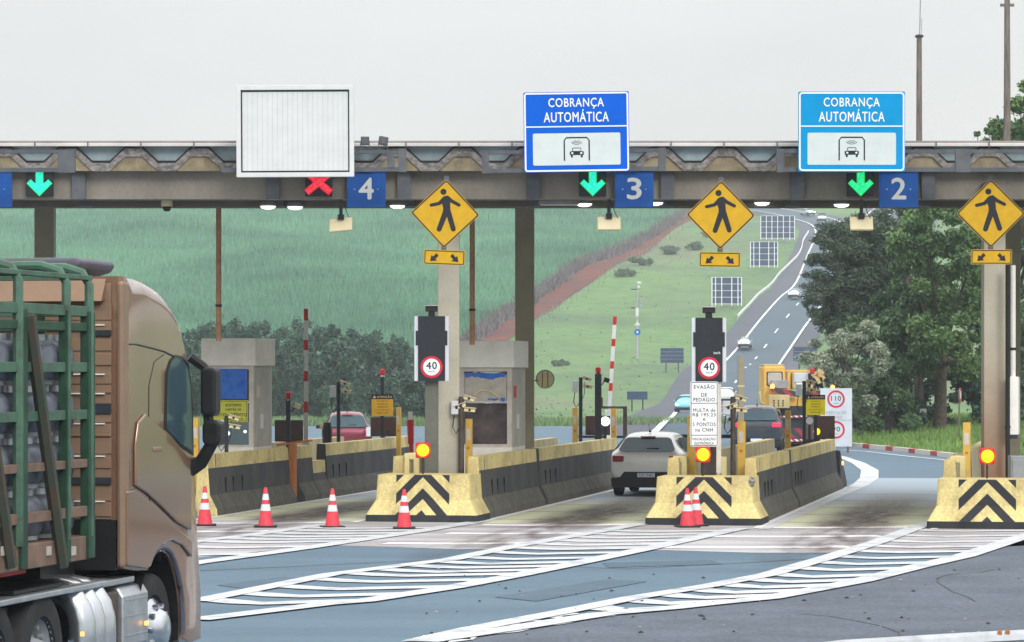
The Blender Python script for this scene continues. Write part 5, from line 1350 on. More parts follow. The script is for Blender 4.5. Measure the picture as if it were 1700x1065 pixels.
b = MB(); b.box(wx(1288), wx(1334), .1, .15, wz(733), wz(729)); b.build('striped_bumper', 'bumper', t)
b = MB(); b.tube([(wx(1292), .12, wz(692.5)), (wx(1340), .12, wz(691.5))], .04, 8); b.build('rail', 'bumper', t)
for px in (1283, 1383): 
    b = MB(); b.lathe([(.09, 0), (.08, .12), (.04, .17), (0, .18)], (wx(px), .2, wz(645 if px < 1300 else 647)), 10); b.build('amber_beacon', 'amber', t, smooth=True)
b = MB(); rs = random.Random(5)
for i in range(16):
    px = rs.uniform(1346, 1371); py = rs.uniform(616, 645); b.m = Matrix.Translation((wx(px), rs.uniform(.3, 1.2), wz(py))) @ Matrix.Rotation(rs.uniform(-1, 1), 4, 'Y'); b.cb((0, 0, 0), (rs.uniform(.06, .3), rs.uniform(.1, .3), rs.uniform(.06, .25)))
b.build('machinery', 'wbeige', t)
b = MB()
for i in range(12):
    px = rs.uniform(1345, 1368); b.tube([(wx(px), rs.uniform(.3, 1), wz(rs.uniform(617, 630))), (wx(px+rs.uniform(-6, 6)), rs.uniform(.3, 1), wz(rs.uniform(635, 650)))], .035, 6)
b.box(wx(1347), wx(1357), .4, .8, wz(650), wz(628)); b.build('hydraulic_arm', 'dark', t)
b = MB(); b.cb((wx(1350), .4, wz(616)), (.17, .2, .2)); b.build('red_lamp', 'red', t, bevel=.03)
b = MB(); b.cb((wx(1358), .45, wz(621)), (.1, .1, .14)); b.cb((wx(1362), .45, wz(627)), (.1, .1, .1)); b.build('orange_fitting', 'orange', t, bevel=.02)
b = MB(); b.tube([(wx(1267), .3, wz(645)), (wx(1262), .25, wz(652)), (wx(1264), .25, wz(668)), (wx(1276), .3, wz(676))], .06, 8); b.build('side_mirror_arm', 'wbeige', t)
for sg in (-1, 1):
    for yw in (1.2, 5.2):
        b = MB(); b.lathe([(0, -.14), (.42, -.14), (.46, -.1), (.46, .1), (.42, .14), (0, .14)], (wx(1337)+sg*.95, yw, .46), 20, 'x'); b.build('wheel', 'rubber', t, smooth=True)
wb('front_body', 1288, 1384, 680, 730, 5.6, 7.2, 'wyel', .1)

# speed limit board behind it
Y = 112.; t = thing('speed_limit_board', (PX(1389, Y), Y, .05), 'white board with red ringed 110 limit for light vehicles before the trees', 'road sign')
s_ = Y/F; b = MB(); b.box(wx(0)*0-27*s_, 25.5*s_, 0, .03, PZ(741, Y)-.05, PZ(644, Y)-.05); b.build('plate', 'dispw', t)
def sz(py): return PZ(py, Y)-.05
for cx, cy, s2 in ((1388, 662, '110'), (1388, 713, '90')):
    b = MB(); frame(b, (cx-1389-14.5)*s_, (cx-1389+14.5)*s_, sz(cy+14.5), sz(cy-14.5), 14.4*s_, 3*s_, -.012, -.001); b.build('red_ring', 'ringred', t)
    txt(s2, (cx-1389)*s_, sz(cy-1), (16 if s2 == '110' else 13)*s_, 8*s_, -.006, 'signblk', t, bold=.01); txt('km/h', (cx-1389)*s_, sz(cy+7), 8*s_, 2*s_, -.006, 'signblk', t, bold=0)
txt('VEÍCULOS', (1388-1389)*s_, sz(684), 34*s_, 6.5*s_, -.006, 'grey', t, bold=.005); txt('LEVES', (1388-1389)*s_, sz(692.5), 20*s_, 5.5*s_, -.006, 'grey', t, bold=.005)
b = MB(); b.box(-27*s_, 25.5*s_, -.006, -.001, sz(697.5), sz(696.8)); b.build('divider', 'grey', t)
for px in (1370, 1408): 
    b = MB(); b.box((px-1389)*s_-.04, (px-1389)*s_+.04, .031, .1, 0, sz(650)); b.build('leg', 'wood', t)

# ================================================================ foreground truck
M['cab'] = mat('brown_metallic_cab_paint', (.27, .155, .095), .26, .25, var=.10, scale=.7, coat=1)
M['cabrear'] = mat('brown_cab_rear_paint', (.27, .175, .115), .5, .1, var=.10, scale=1.5)
M['cabtrim'] = mat('light_brown_cab_edge', (.27, .185, .125), .45, .1, var=.08)
M['green'] = mat('green_cage_paint', (.065, .145, .10), .5, var=.22, col2=(.05, .075, .055), thr=(.32, .55), scale=3, fine=(20, .12))
M['dgreen'] = mat('dark_green_cage_paint', (.025, .075, .045), .55, var=.25, scale=3)
M['floorbrown'] = mat('dusty_brown_beam', (.20, .135, .10), .7, var=.2, scale=3)
M['bottle'] = mat('dusty_gas_bottle_paint', (.20, .23, .27), .42, .35, scale=5, col2=(.11, .12, .15), thr=(.35, .65))
M['chrome'] = mat('polished_aluminium', (.62, .66, .70), .22, .9, var=.06)
M['defl'] = mat('dark_purple_grey_plastic', (.10, .10, .13), .5)
M['dbrace'] = mat('muddy_dark_green_steel', (.045, .06, .045), .6, var=.3, scale=3, col2=(.075, .055, .04), thr=(.4, .6))
TR = thing('truck', (-3.464, 29, 0), 'brown cab truck with green cage trailer of gas bottles, close at the left edge', 'truck', None, -12)
def tu(px):
    r = (px-850)/F; return (r*29+3.464)/(.208-.978*r)
def tz(px, py, u=None):
    u = tu(px) if u is None else u; return CH - (py-HY)*(29+.978*u)/F
def tp(px, py): return (tu(px), tz(px, py))
cabp = [tp(205, 458), tp(221, 459.5), tp(240, 462), tp(255, 466), tp(270, 475), tp(280, 485), tp(289, 497), tp(299, 515), tp(307, 534), tp(314, 563), tp(319, 596), tp(325, 648), tp(328, 700), tp(330, 760), tp(333, 850), tp(334, 980), (tu(334), .32), (tu(316), .30)]
arch = [(1.08+.62*math.cos(a), .50+.72*math.sin(a)) for a in np.linspace(R(-10), R(128), 11)]
cabp += arch + [tp(228, 948), tp(205, 943)]
def rounded_shell(P, xr, xl, rf, seg=6):
    n = len(P); A = sum(P[i][0]*P[(i+1) % n][1]-P[(i+1) % n][0]*P[i][1] for i in range(n)); sg = 1 if A > 0 else -1; N = []
    for i in range(n):
        a, c = Vector(P[i-1]), Vector(P[(i+1) % n]); d = (c-a).normalized(); N.append(Vector((d.y, -d.x))*sg)
    rings = []
    for side_, x0 in ((-1, xr), (1, xl)):
        rr = []
        for k in range(seg+1):
            th_ = math.pi/2*k/seg
            rr.append([(x0 + side_*rf(i)*(1-math.cos(th_)), P[i][0]-N[i].x*rf(i)*(1-math.sin(th_)), P[i][1]-N[i].y*rf(i)*(1-math.sin(th_))) for i in range(n)])
        rings += rr if side_ == -1 else rr[::-1]
    b = MB(); V = [p for r in rings for p in r]; m_ = len(rings)
    fs = [(i*n+j, i*n+(j+1) % n, (i+1)*n+(j+1) % n, (i+1)*n+j) for i in range(m_-1) for j in range(n)]
    b.add(V, fs + [tuple(range(n)), tuple(range((m_-1)*n, m_*n))]); return b
def rcab(i):
    u, z = cabp[i]
    if i == 0: return .06
    if i <= 13: return .19 if i > 2 else .16
    if i == 14: return .18
    return .02
b = rounded_shell(cabp, 0, -2.5, rcab); cab = b.build('cab', 'cab', TR)
cab.data.polygons.foreach_set('use_smooth', [True]*len(cab.data.polygons))
cab.data.set_sharp_from_angle(angle=R(35))
def side(nm, pts, m, off=.006, par=None, th=.0):
    b = MB(); q = [(off, *tp(*p)) for p in pts]
    if th: b.prism([(p[1], p[2]) for p in q], off, off+th, 'x')
    else: b.add(q, [tuple(range(len(q)))])
    o = b.build(nm, m, TR)
    if par: o.parent = par
    return o
side('side_window', [(277, 619), (283, 600), (290, 592), (298, 594), (309, 606), (315, 640), (317, 690), (318, 748), (300, 737), (275, 711)], 'carglass', .008, cab)
side('window_seal', [(274, 619), (281, 597), (290, 588.5), (300, 591), (312, 603), (318, 640), (320, 690), (321, 756), (300, 742), (272, 714)], 'black', .005, cab)
def seam(nm, pts, r=.008, m='black', off=.002):
    b = MB(); b.tube([(off, *tp(*p)) for p in pts], r, 6); o = b.build(nm, m, TR); o.parent = cab
seam('door_seam', [(266, 930), (262, 900), (250, 880), (246, 760), (247, 640), (256, 600), (272, 588)], .004)
seam('roof_seam', [(206, 571), (225, 571), (250, 577), (272, 583), (290, 592), (305, 601)], .008)
def plate(nm, pts, th=.03, bev=.025):
    b = MB(); q = [tp(*p) for p in pts]; b.prism(q, .0, th, 'x'); o = b.build(nm, 'cab', TR, bevel=bev, seg=3); o.parent = cab
    o.data.polygons.foreach_set('use_smooth', [True]*len(o.data.polygons)); o.modifiers.new('wn', 'WEIGHTED_NORMAL'); return o
plate('door_lower_panel', [(238, 686), (255, 703), (275, 718), (300, 748), (310, 758), (313, 800), (314, 880), (290, 866), (262, 838), (240, 818), (221, 806), (221, 740), (226, 700)])
plate('sill_panel', [(221, 812), (245, 832), (268, 852), (290, 876), (314, 896), (315, 925), (300, 905), (283, 896), (268, 900), (255, 915), (246, 940), (240, 944), (207, 938), (207, 815)])
seam('lower_seam', [(230, 869), (255, 869), (278, 868)], .004)
seam('upper_seam', [(226, 758), (252, 757), (276, 756)], .004)
b = MB(); b.tube([(.0, 1.05+.66*math.cos(a), .52+.75*math.sin(a)) for a in np.linspace(R(-8), R(128), 12)], .03, 8); o = b.build('wheel_arch_trim', 'grey', TR, smooth=True); o.data.materials.clear(); o.data.materials.append(M['defl'])
b = MB(); b.m = Matrix.Translation((.008, *tp(263, 826))) @ Matrix.Rotation(R(-18), 4, 'X'); b.cb((0, 0, 0), (.012, .34, .05)); b.cb((0, .02, -.045), (.012, .2, .02)); b.build('chrome_badge', 'chrome', TR)
b = MB(); b.m = Matrix.Translation((.008, *tp(240, 860))); b.cb((0, 0, 0), (.02, .16, .06)); b.build('door_lock', 'grey', TR, bevel=.01)
b = MB(); b.m = Matrix.Translation((.02, *tp(256, 745))); b.cb((0, 0, 0), (.04, .26, .045)); b.build('door_handle', 'cabtrim', TR, bevel=.012)
b = MB(); b.box(.0, .02, tu(212), tu(300), tz(250, 742)-.9, tz(250, 742)-.885) if False else b.box(-.3, -.02, tu(285)-.25, tu(285)+.28, .30, .36); b.build('step', 'black', TR)
b = MB(); b.cb((-.035, *tp(254, 492)), (.03, .22, .015)); b.cb((-.035, *tp(262, 491)), (.03, .10, .06)); b.build('roof_marker', 'white', TR, bevel=.01)
b = MB(); b.cb((-.3, *tp(292, 508)), (.015, .015, .14)); b.build('roof_aerial', 'black', TR)
b = MB(); b.cb((-.24, *tp(299, 533)), (.05, .06, .02)); b.build('small_white_lamp', 'white', TR, bevel=.005)
b = MB(); aa = np.linspace(R(-25), R(200), 18); V = []
for x_ in (-.03, -.75): V += [(x_, 1.08+.605*math.cos(a), .50+.705*math.sin(a)) for a in aa]
b.add(V, [(i, i+1, 19+i, 18+i) for i in range(17)] + [tuple(range(18, 36))]); b.build('wheel_well', 'black', TR)
# rear pillar strip and ribbed back wall
b = MB(); b.box(-.055, .012, -.035, .14, tz(205, 942), tz(205, 466)); o = b.build('rear_corner_fairing', 'cabtrim', TR, bevel=.03)
u0 = -.03
def rz_(py): return CH - (py-HY)*29/F
b = MB()
b.box(-2.42, -.11, u0, .0, rz_(862), rz_(470))
b.add([(-2.42, u0, rz_(496)), (-.16, u0, rz_(496)), (-.16, u0-.11, rz_(500)), (-2.42, u0-.11, rz_(500)), (-2.42, u0+.02, rz_(462)), (-.16, u0+.02, rz_(462))], [(3, 2, 5, 4), (0, 1, 2, 3)])
for py, h, d in ((518, 26, .012), (542, 16, .02), (572, 20, .015), (596, 20, .02), (628, 18, .015), (646, 12, .02), (692, 18, .018), (711, 14, .02), (721, 6, .03), (740, 26, .015), (768, 18, .02), (820, 22, .016), (846, 22, .02)):
    b.box(-2.40, -.10, u0-d*.8, u0-.001, rz_(py+h/2), rz_(py-h/2))
b.build('ribbed_back_wall', 'cabrear', TR, bevel=.012)
for py, x0, h in ((552.5, -.38, 10), (678, -.30, 18), (798, -2.3, 12)):
    b = MB(); b.box(x0, -.10, u0-.03, u0-.002, rz_(py+h/2), rz_(py-h/2)); b.build('dark_recess_strip', 'dark', TR, bevel=.005)  # dark colour stands in for a recess and a gap in the wall
b = MB()
for py in (539, 621, 653, 703, 757, 832): b.box(-2.35, -.16, u0-.032, u0-.0005, rz_(py+1), rz_(py-1))
b.build('pale_trim_strip', 'cream', TR)
b = MB(); b.box(-2.42, -.058, u0-.012, .0, rz_(946), rz_(863)); b.build('dark_gap_panel', 'black', TR)  # added black sheet stands in for the dark gap under the cab back
# roof deflector
b = MB(); zt0 = rz_(440); b.prism([(-3.2+.0, 0), (-.60, 0), (-.46, .04), (-.42, .12), (-.50, .15), (-3.2, .15)], .15, 1.1, 'y'); o = b.build('roof_air_deflector', M['defl'], TR, bevel=.04, seg=3); o.location = (.85, 0, zt0-.07); o.scale = (.93, 1, 1)
o.location = (-.05, 0, zt0-.07)
# mirrors
def mir(nm, px0, px1, py0, py1, m='black'):
    u = 2.0; Yd = 29+.978*u - .208*.35
    def xx(px): return ((px-850)*Yd/F + 3.464 - .208*u)/.978
    x0, x1 = xx(px0), xx(px1); z0, z1 = CH-(py1-HY)*Yd/F, CH-(py0-HY)*Yd/F
    b = MB(); b.prism(rrect(x0, x1, z0, z1, min(x1-x0, z1-z0)*.35, 4), u-.06, u+.14); o = b.build(nm, m, TR, bevel=.03, seg=3); return x0, x1, z0, z1
x0, x1, z0, z1 = mir('main_mirror', 334, 360, 609, 690)
mir('lower_mirror', 337, 368, 697, 740)
b = MB(); b.tube([(0, 1.95, z1+.1), (x0+.02, 2.0, z1+.0), (x1-.1, 2.02, z1-.08)], [.05, .045, .05], 8); b.tube([(x0+.07, 2.02, z0+.05), (x0+.08, 2.02, z0-.06)], .035, 8); b.tube([(x0+.03, 2.02, z0+.05), (x0+.03, 2.02, z0-.07)], .02, 8)
b.build('mirror_arm', 'black', TR, smooth=True)
b = MB(); b.tube([(x1-.03, 2.02, z0-.22), (x0-.02, 2.05, z0-.44), (-.06, 2.05, z0-.50)], [.06, .07, .10], 8); b.build('mirror_arm', 'black', TR, smooth=True)
# chassis, tank, tubes, wheels
b = MB(); b.box(-2.1, -.35, -6.5, 2.0, .55, .93); b.box(-2.3, -.45, -.9, .0, .93, 1.75); b.build('chassis', 'black', TR)
b = MB(); b.box(-2.4, -.02, -4.5, -.38, 1.0, 1.05); b.box(-.7, -.06, -.36, tu(234), tz(220, 968), tz(220, 958)); b.build('deck_plate', 'silver', TR, bevel=.01)
b = MB(); z1 = tz(220, 970); b.prism(rrect(.36, z1, 0, 0, 0) if False else [(-.06, .36), (-.02, .44), (-.02, z1-.10), (-.07, z1-.02), (-.16, z1), (-.62, z1), (-.66, z1-.05), (-.66, .36)], tu(209), tu(250), 'y'); tk = b.build('fuel_tank', 'silver', TR, bevel=.02)
b = MB()
for py in (995, 1022, 1054): b.box(-.022, -.012, tu(212), tu(247), tz(220, py+1), tz(220, py-1))
b.build('tank_strap', 'chrome', TR)
b = MB(); b.box(-.66, -.06, tu(186), tu(208), .36, .93); b.build('battery_box', 'brownpost', TR, bevel=.02)
for i in range(3):
    ua = tu(134)+ (tu(184)-tu(134))*i/3; ub = ua + (tu(184)-tu(134))/3.25
    b = MB(); um = (ua+ub)/2; r = (ub-ua)/2; zt_ = tz(145, 978)
    b.tube([(-.5, um, zt_-.03), (-.3, um, zt_-.02), (-.2, um, zt_-.04), (-.12, um, zt_-.09), (-.065, um, zt_-.17), (-.035, um, zt_-.28), (-.03, um, zt_-.42), (-.03, um, .36)], [r]*8, 16); b.build('air_tube', 'chrome', TR, smooth=True)
for px, py in ((241, 1034), (135, 1052)):
    b = MB(); b.cb((.012, *tp(px, py)), (.03, .055, .04)); b.build('side_marker', 'amber', TR, bevel=.008)
def twheel(u, r, front):
    b = MB(); b.lathe([(0, -.36), (r*.9, -.36), (r, -.31), (r, -.05), (r*.96, -.015), (r*.86, 0), (r*.62, -.01), (r*.58, -.05)], (-.06, u, r), 32, 'x'); w = b.build('wheel', 'rubber', TR, smooth=True)
    b = MB()
    if front: b.lathe([(r*.58, -.05), (r*.54, -.02), (r*.45, .0), (r*.36, .05), (r*.30, .10), (r*.20, .12), (0, .12)], (-.06, u, r), 28, 'x')
    else: b.lathe([(r*.60, -.03), (r*.55, -.10), (r*.40, -.16), (r*.28, -.10), (r*.22, .0), (0, .0)], (-.06, u, r), 28, 'x')
    for j in range(10):
        a = 2*math.pi*j/10; rr = r*(.42 if front else .45); b.cyl((-.06+(.03 if front else -.10), u+rr*math.cos(a), r+rr*math.sin(a)), .025, .05, 'x', 8)
    q = b.build('rim', 'chrome' if front else 'grey', TR, smooth=True); q.parent = w
twheel(tu(268), .51, True); twheel(tu(84), .52, False); twheel(tu(84)-1.12, .52, False)
b = MB(); b.box(-2.4, -.10, tu(84)-.6, tu(84)+.55, 1.06, 1.09); b.build('mudguard', 'black', TR)
b = MB(); b.box(-2.3, -.10, tu(20), tu(62), tz(40, 955), tz(40, 941)); b.build('red_hose_panel', 'red', TR)
# trailer cage
uF = tu(152)
def cz(py, px=76): return tz(px, py)
b = MB(); b.box(-2.5, 0, -11, uF, cz(940), cz(899)); b.build('trailer_floor_beam', 'floorbrown', TR, bevel=.01)
for px in (5, 40, 80, 121):
    b = MB(); b.cb((.006, *tp(px, 914)), (.012, .10, .075)); b.build('square_reflector', M['peel'], TR)
def bar(nm, pts, r, m='green', n=8, y=None):
    b = MB(); b.tube(pts, r, n); return b.build(nm, m, TR, smooth=True)
ztop = cz(447, 76)
for i, px in enumerate((30, 110, 148, -60, -150)):
    u = tu(px); zz_ = ztop + .0
    bar('hoop', [(0, u, cz(900)), (0, u, zz_-.10), (-.06, u, zz_-.0), (-.22, u, zz_+.05), (-2.2, u, zz_+.05), (-2.44, u, zz_), (-2.5, u, zz_-.12), (-2.5, u, cz(900))], .042 if px != 30 else .045)
b = MB()
for py, h, m in ((455, 8, 0), (513, 17, 0), (540, 14, 1), (609, 16, 0), (690, 16, 0), (774, 14, 2), (856, 17, 2)):
    z = cz(py); hh = h/2*.0052; 
    for x0 in ((.0, -.05) if True else ()):
        pass
    b.box(-.06, .0+.012, -11, uF, z-hh, z+hh, m)
    b.box(-2.5, -.0, uF-.06 if py not in (540,) else uF-.2, uF-.005 if py != 540 else uF-.15, z-hh, z+hh, 1 if py > 520 else 0)
    b.box(-2.52, -2.46, -11, uF, z-hh, z+hh, 1)
b.build('side_rail', ['green', 'dgreen', 'floorbrown'], TR, bevel=.005)
for px, w_ in ((36, .045), (110, .03), (148, .05), (-60, .045), (-130, .03)):
    b = MB(); u = tu(px); b.box(-.055, .03, u-w_*1.6, u+w_*1.6, cz(938), cz(513))
    b.build('side_upright', 'dgreen', TR, bevel=.008)
for x_ in (-.45, -.9, -1.4, -1.9, -2.4):
    b = MB(); b.box(x_-.03, x_+.03, uF-.06, uF-.01, cz(900), cz(513)); b.build('front_upright', 'dgreen', TR, bevel=.008)
b = MB(); a_, c_ = tp(44, 522), tp(98, 940); b.tube([(.03, a_[0]-.03, a_[1]), (.03, c_[0], c_[1])], .055, 6); b.build('diagonal_brace', M['dbrace'], TR)
b = MB(); a_, c_ = tp(-20, 700), tp(12, 940); b.tube([(.03, a_[0]-.03, a_[1]), (.03, c_[0], c_[1])], .055, 6); b.build('diagonal_brace', M['dbrace'], TR)
b = MB(); b.box(-2.4, -.2, -9.5, uF-1.5, .45, .95); b.build('trailer_underframe', 'black', TR)
for uu in (-8.0, -9.2):
    for xx in (-.06,):
        b = MB(); b.lathe([(0, -.3), (.5, -.3), (.52, -.27), (.52, -.05), (.45, 0), (.3, -.05), (0, -.05)], (xx, uu, .52), 24, 'x'); b.build('wheel', 'rubber', TR, smooth=True)
# gas bottles : each its own thing
def gasproto():
    t = thing('gas_bottle', (0, 0, 0), 'x', 'gas bottle', 'grey gas bottles stacked in the green cage')
    b = MB(); b.lathe([(0, .03), (.13, .03), (.165, .07), (.178, .12), (.178, .27), (.165, .32), (.12, .365), (.05, .38), (0, .38)], (0, 0, 0), 16); b.build('body', 'bottle', t, smooth=True)
    b = MB(); b.lathe([(.125, .0), (.135, .0), (.135, .05), (.125, .05)], (0, 0, 0), 14); b.build('foot_ring', 'grey', t, smooth=True)
    b = MB(); b.lathe([(.09, .36), (.095, .36), (.095, .425), (.09, .425)], (0, 0, 0), 14); b.cyl((0, 0, .39), .02, .05, n=8); b.build('collar', 'silver', t, smooth=True)
    return t
gp = None; ang = R(-12); lay = ['bottom', 'second', 'third', 'top']
zb0 = cz(899)+.01; zts = [zb0, cz(848)-.0, cz(766), cz(683)]
for li in range(4):
    for i in range(7):
        for j in range(2):
            lx, ly = -.24-.40*j, uF-.30-.385*i
            wx_, wy_ = -3.464 + lx*math.cos(ang) - ly*math.sin(ang), 29 + lx*math.sin(ang) + ly*math.cos(ang)
            z = zb0 + .432*li
            lab = f'grey gas bottle in the {lay[li]} layer of the green cage, {"row by the rails" if j == 0 else "row behind the front one"}'
            if j == 1 and (li < 3 or i > 4): continue
            if i > 5: continue
            if gp is None: gp = gasproto(); gp.location = (wx_, wy_, z); gp['label'] = lab; gp.rotation_euler = (0, 0, ang)
            else:
                g_ = dup(gp, (wx_, wy_, z), math.degrees(ang)+random.uniform(-20, 20), lab)

# guard rail at the bottom right corner
t = thing('guard_rail', (PX(1550, 33), 33, 0), 'grey metal guard rail crossing the bottom right corner', 'guard rail')
pp = [(1330, 1070), (1400, 1062), (1500, 1056), (1600, 1050), (1700, 1045), (1800, 1040)]
b = MB(); zr = .62
Yr = [(CH-zr)*F/(py-HY) for _, py in pp]; W_ = [((px-850)*Y_/F - t.location.x, Y_-33) for (px, _), Y_ in zip(pp, Yr)]
def railrib(b, W_, prof, z0):
    V = []; n = len(prof)
    for i, p in enumerate(W_):
        a, c = W_[max(i-1, 0)], W_[min(i+1, len(W_)-1)]; d = Vector((c[0]-a[0], c[1]-a[1])).normalized(); nn = Vector((-d.y, d.x))
        V += [(p[0]+nn.x*o, p[1]+nn.y*o, z0+z) for o, z in prof]
    b.add(V, [(i*n+j, i*n+(j+1) % n, (i+1)*n+(j+1) % n, (i+1)*n+j) for i in range(len(W_)-1) for j in range(n)])
railrib(b, W_, [(0, 0), (-.05, -.03), (-.08, -.08), (-.03, -.15), (-.08, -.22), (-.05, -.28), (0, -.30), (.012, -.30), (.012, 0)], zr); b.build('rail_beam', 'silver', t, smooth=False)
for i in (1, 3, 5):
    b = MB(); b.box(W_[i][0]-.06, W_[i][0]+.06, W_[i][1]+.02, W_[i][1]+.16, 0, zr-.02); b.build('rail_post', 'silver', t)
b = MB()
for f_ in (.62, .75): 
    i = 3; x_ = W_[i][0]+(W_[i+1][0]-W_[i][0])*f_; y_ = W_[i][1]+(W_[i+1][1]-W_[i][1])*f_; b.cyl((x_-.02, y_-.05, zr-.01), .02, .03, n=8)
b.build('rusty_bolt', 'orange', t)

# ================================================================ far things
def farsign(px0, px1, py0, py1, pyg, cols, label, Y=None, m='farback', rows=4, posts=True):
    if Y is None: x, Y = hit((px0+px1)/2, pyg)
    x = PX((px0+px1)/2, Y); zg = float(zt(x, Y)); s_ = Y/F
    t = thing('billboard', (x, Y, zg), label, 'sign back', None)
    W = (px1-px0)*s_; z0, z1 = PZ(py1, Y)-zg, PZ(py0, Y)-zg
    b = MB(); b.box(-W/2, W/2, 0, .08, z0, z1); b.build('back_panel', M[m], t)
    if cols:
        b = MB()
        for c in cols: b.box(-W/2+W*c-.07, -W/2+W*c+.07, -.06, -.005, z0-.3, z1)
        b.build('upright', 'text', t)
        b = MB()
        for r in range(rows+1): b.box(-W/2, W/2, -.03, -.004, z0+(z1-z0)*r/rows-.045, z0+(z1-z0)*r/rows+.045)
        b.build('crossbar', M['dispw'], t)
    elif rows:
        b = MB()
        for r in range(1, rows): b.box(-W/2, W/2, -.03, -.004, z0+(z1-z0)*r/rows-.02, z0+(z1-z0)*r/rows+.02)
        b.build('crossbar', 'grey', t)
    if posts:
        b = MB()
        for c in (.24, .77): b.box(-W/2+W*c-.06, -W/2+W*c+.06, .0801, .2, -.3, z0+.2)
        b.build('leg', 'dark' if not cols else 'grey', t)
M['farback'] = mat('blue_grey_sign_back', (.035, .06, .13), .6, var=.1, scale=1)
farsign(1263, 1319, 358, 395, 404, [0, .165, .33, .5, .67, .86, 1], 'wide white framed sign back highest on the hill, right of the middle diamond')
farsign(1246, 1291, 401, 441, 447, [0, .12, .33, .67, .88, 1], 'middle white framed sign back on the hill, with five uprights')
farsign(1182, 1231, 460, 504, 511, [0, .12, .33, .67, .88, 1], 'lowest white framed sign back on the hill, just above the middle display')
farsign(1096.5, 1135, 577.5, 602, 618, None, 'blue grey sign back on two legs left of the middle display', rows=4)
farsign(1041, 1075, 649.5, 663, 682, None, 'small blue grey sign back above the silver car', rows=0)
farsign(1317, 1357, 575.5, 599, 618, None, 'blue grey sign back beside the highway under the dark tree', rows=3)
# camera mast
x, Y = hit(1058, 595); zg = float(zt(x, Y)); t = thing('camera_mast', (x, Y, zg), 'pale camera mast with box and round blue sign on the grass slope', 'mast')
s_ = Y/F
b = MB(); b.tube([(0, 0, -.2), (0, 0, 58*s_), (.3*s_, 0, 128*s_)], [.20, .16, .10], 10); b.build('pole', 'silver', t, smooth=True)
b = MB(); b.cb((-.5*s_, -.3, 77*s_), (5*s_, .4, 15*s_)); b.build('equipment_box', 'white', t, bevel=.03)
b = MB(); b.cb((4.5*s_, -.1, 92*s_), (6*s_, .3, 14*s_)); b.build('solar_box', 'grey', t, bevel=.03)
b = MB(); b.cb((-5*s_, 0, 84*s_), (12*s_, .3, 2*s_)); b.cb((-5*s_, 0, 115*s_), (11*s_, .2, 1.5*s_)); b.build('bracket_arm', 'dark', t)
b = MB(); b.cb((3*s_, -.2, 126*s_), (7*s_, .3, 4*s_)); b.cb((2*s_, -.2, 119*s_), (4*s_, .4, 4*s_)); b.build('camera', 'white', t, bevel=.03)
b = MB(); b.disc((0, 44*s_), 5.2*s_, -.3, 20); b.build('blue_sign', 'signblue', t)
b = MB(); b.disc((0, 44*s_), 2*s_, -.33, 12); b.build('blue_sign_symbol', 'white', t)
b = MB(); b.add([(-5*s_, -.28, 55*s_), (5*s_, -.28, 55*s_), (0, -.28, 63*s_)], [(0, 1, 2)]); b.build('triangle_sign', 'white', t)
# highway guard rail
pr = [hit(*p) for p in ((1225, 532), (1248, 508), (1293.5, 459), (1325, 429), (1331.6, 416), (1333.5, 403), (1343, 388))]
t = thing('highway_guard_rail', (pr[0][0], pr[0][1], float(zt(*pr[0]))), 'pale guard rail beside the highway climbing the hill', 'guard rail')
q = smooth(resamp(pr, 50), 2); b = MB(); V = []
for p in q:
    z = float(zt(*p)) - t.location.z + .35; x, y = p[0]-t.location.x, p[1]-t.location.y
    V += [(x, y, z), (x, y, z+.42), (x-.12, y, z+.42), (x-.12, y, z)]
b.add(V, [(i*4+j, i*4+(j+1) % 4, (i+1)*4+(j+1) % 4, (i+1)*4+j) for i in range(49) for j in range(4)]); b.build('rail_beam', 'text', t)
for p in q[::4]:
    b = MB(); b.box(p[0]-t.location.x-.15, p[0]-t.location.x-.03, p[1]-t.location.y, p[1]-t.location.y+.1, float(zt(*p))-t.location.z-.2, float(zt(*p))-t.location.z+.5); b.build('rail_post', 'silver', t)
# fence along the track
fq = smooth(resamp([hit(*p) for p in ((893, 540), (940, 508), (985, 478), (1030, 447), (1075, 420), (1110, 400), (1155, 372), (1172, 362))], 46), 1)
t = thing('wire_fence', (fq[0][0], fq[0][1], float(zt(*fq[0]))), 'row of pale wooden fence posts along the red dirt track', 'fence')
for i, p in enumerate(fq):
    z = float(zt(*p))-t.location.z; x, y = p[0]-t.location.x, p[1]-t.location.y; h = 1.5+.3*math.sin(i*2.3)
    b = MB(); b.tube([(x, y, z-.2), (x+.08*math.sin(i*1.7), y, z+h)], .05 if i < 30 else .08, 6); b.build('fence_post', 'conc' if i % 3 else 'wood', t)
b = MB()
for hh in (.6, 1.1): b.tube([(p[0]-t.location.x, p[1]-t.location.y, float(zt(*p))-t.location.z+hh) for p in fq], .015, 4)
b.build('fence_wire', 'grey', t)

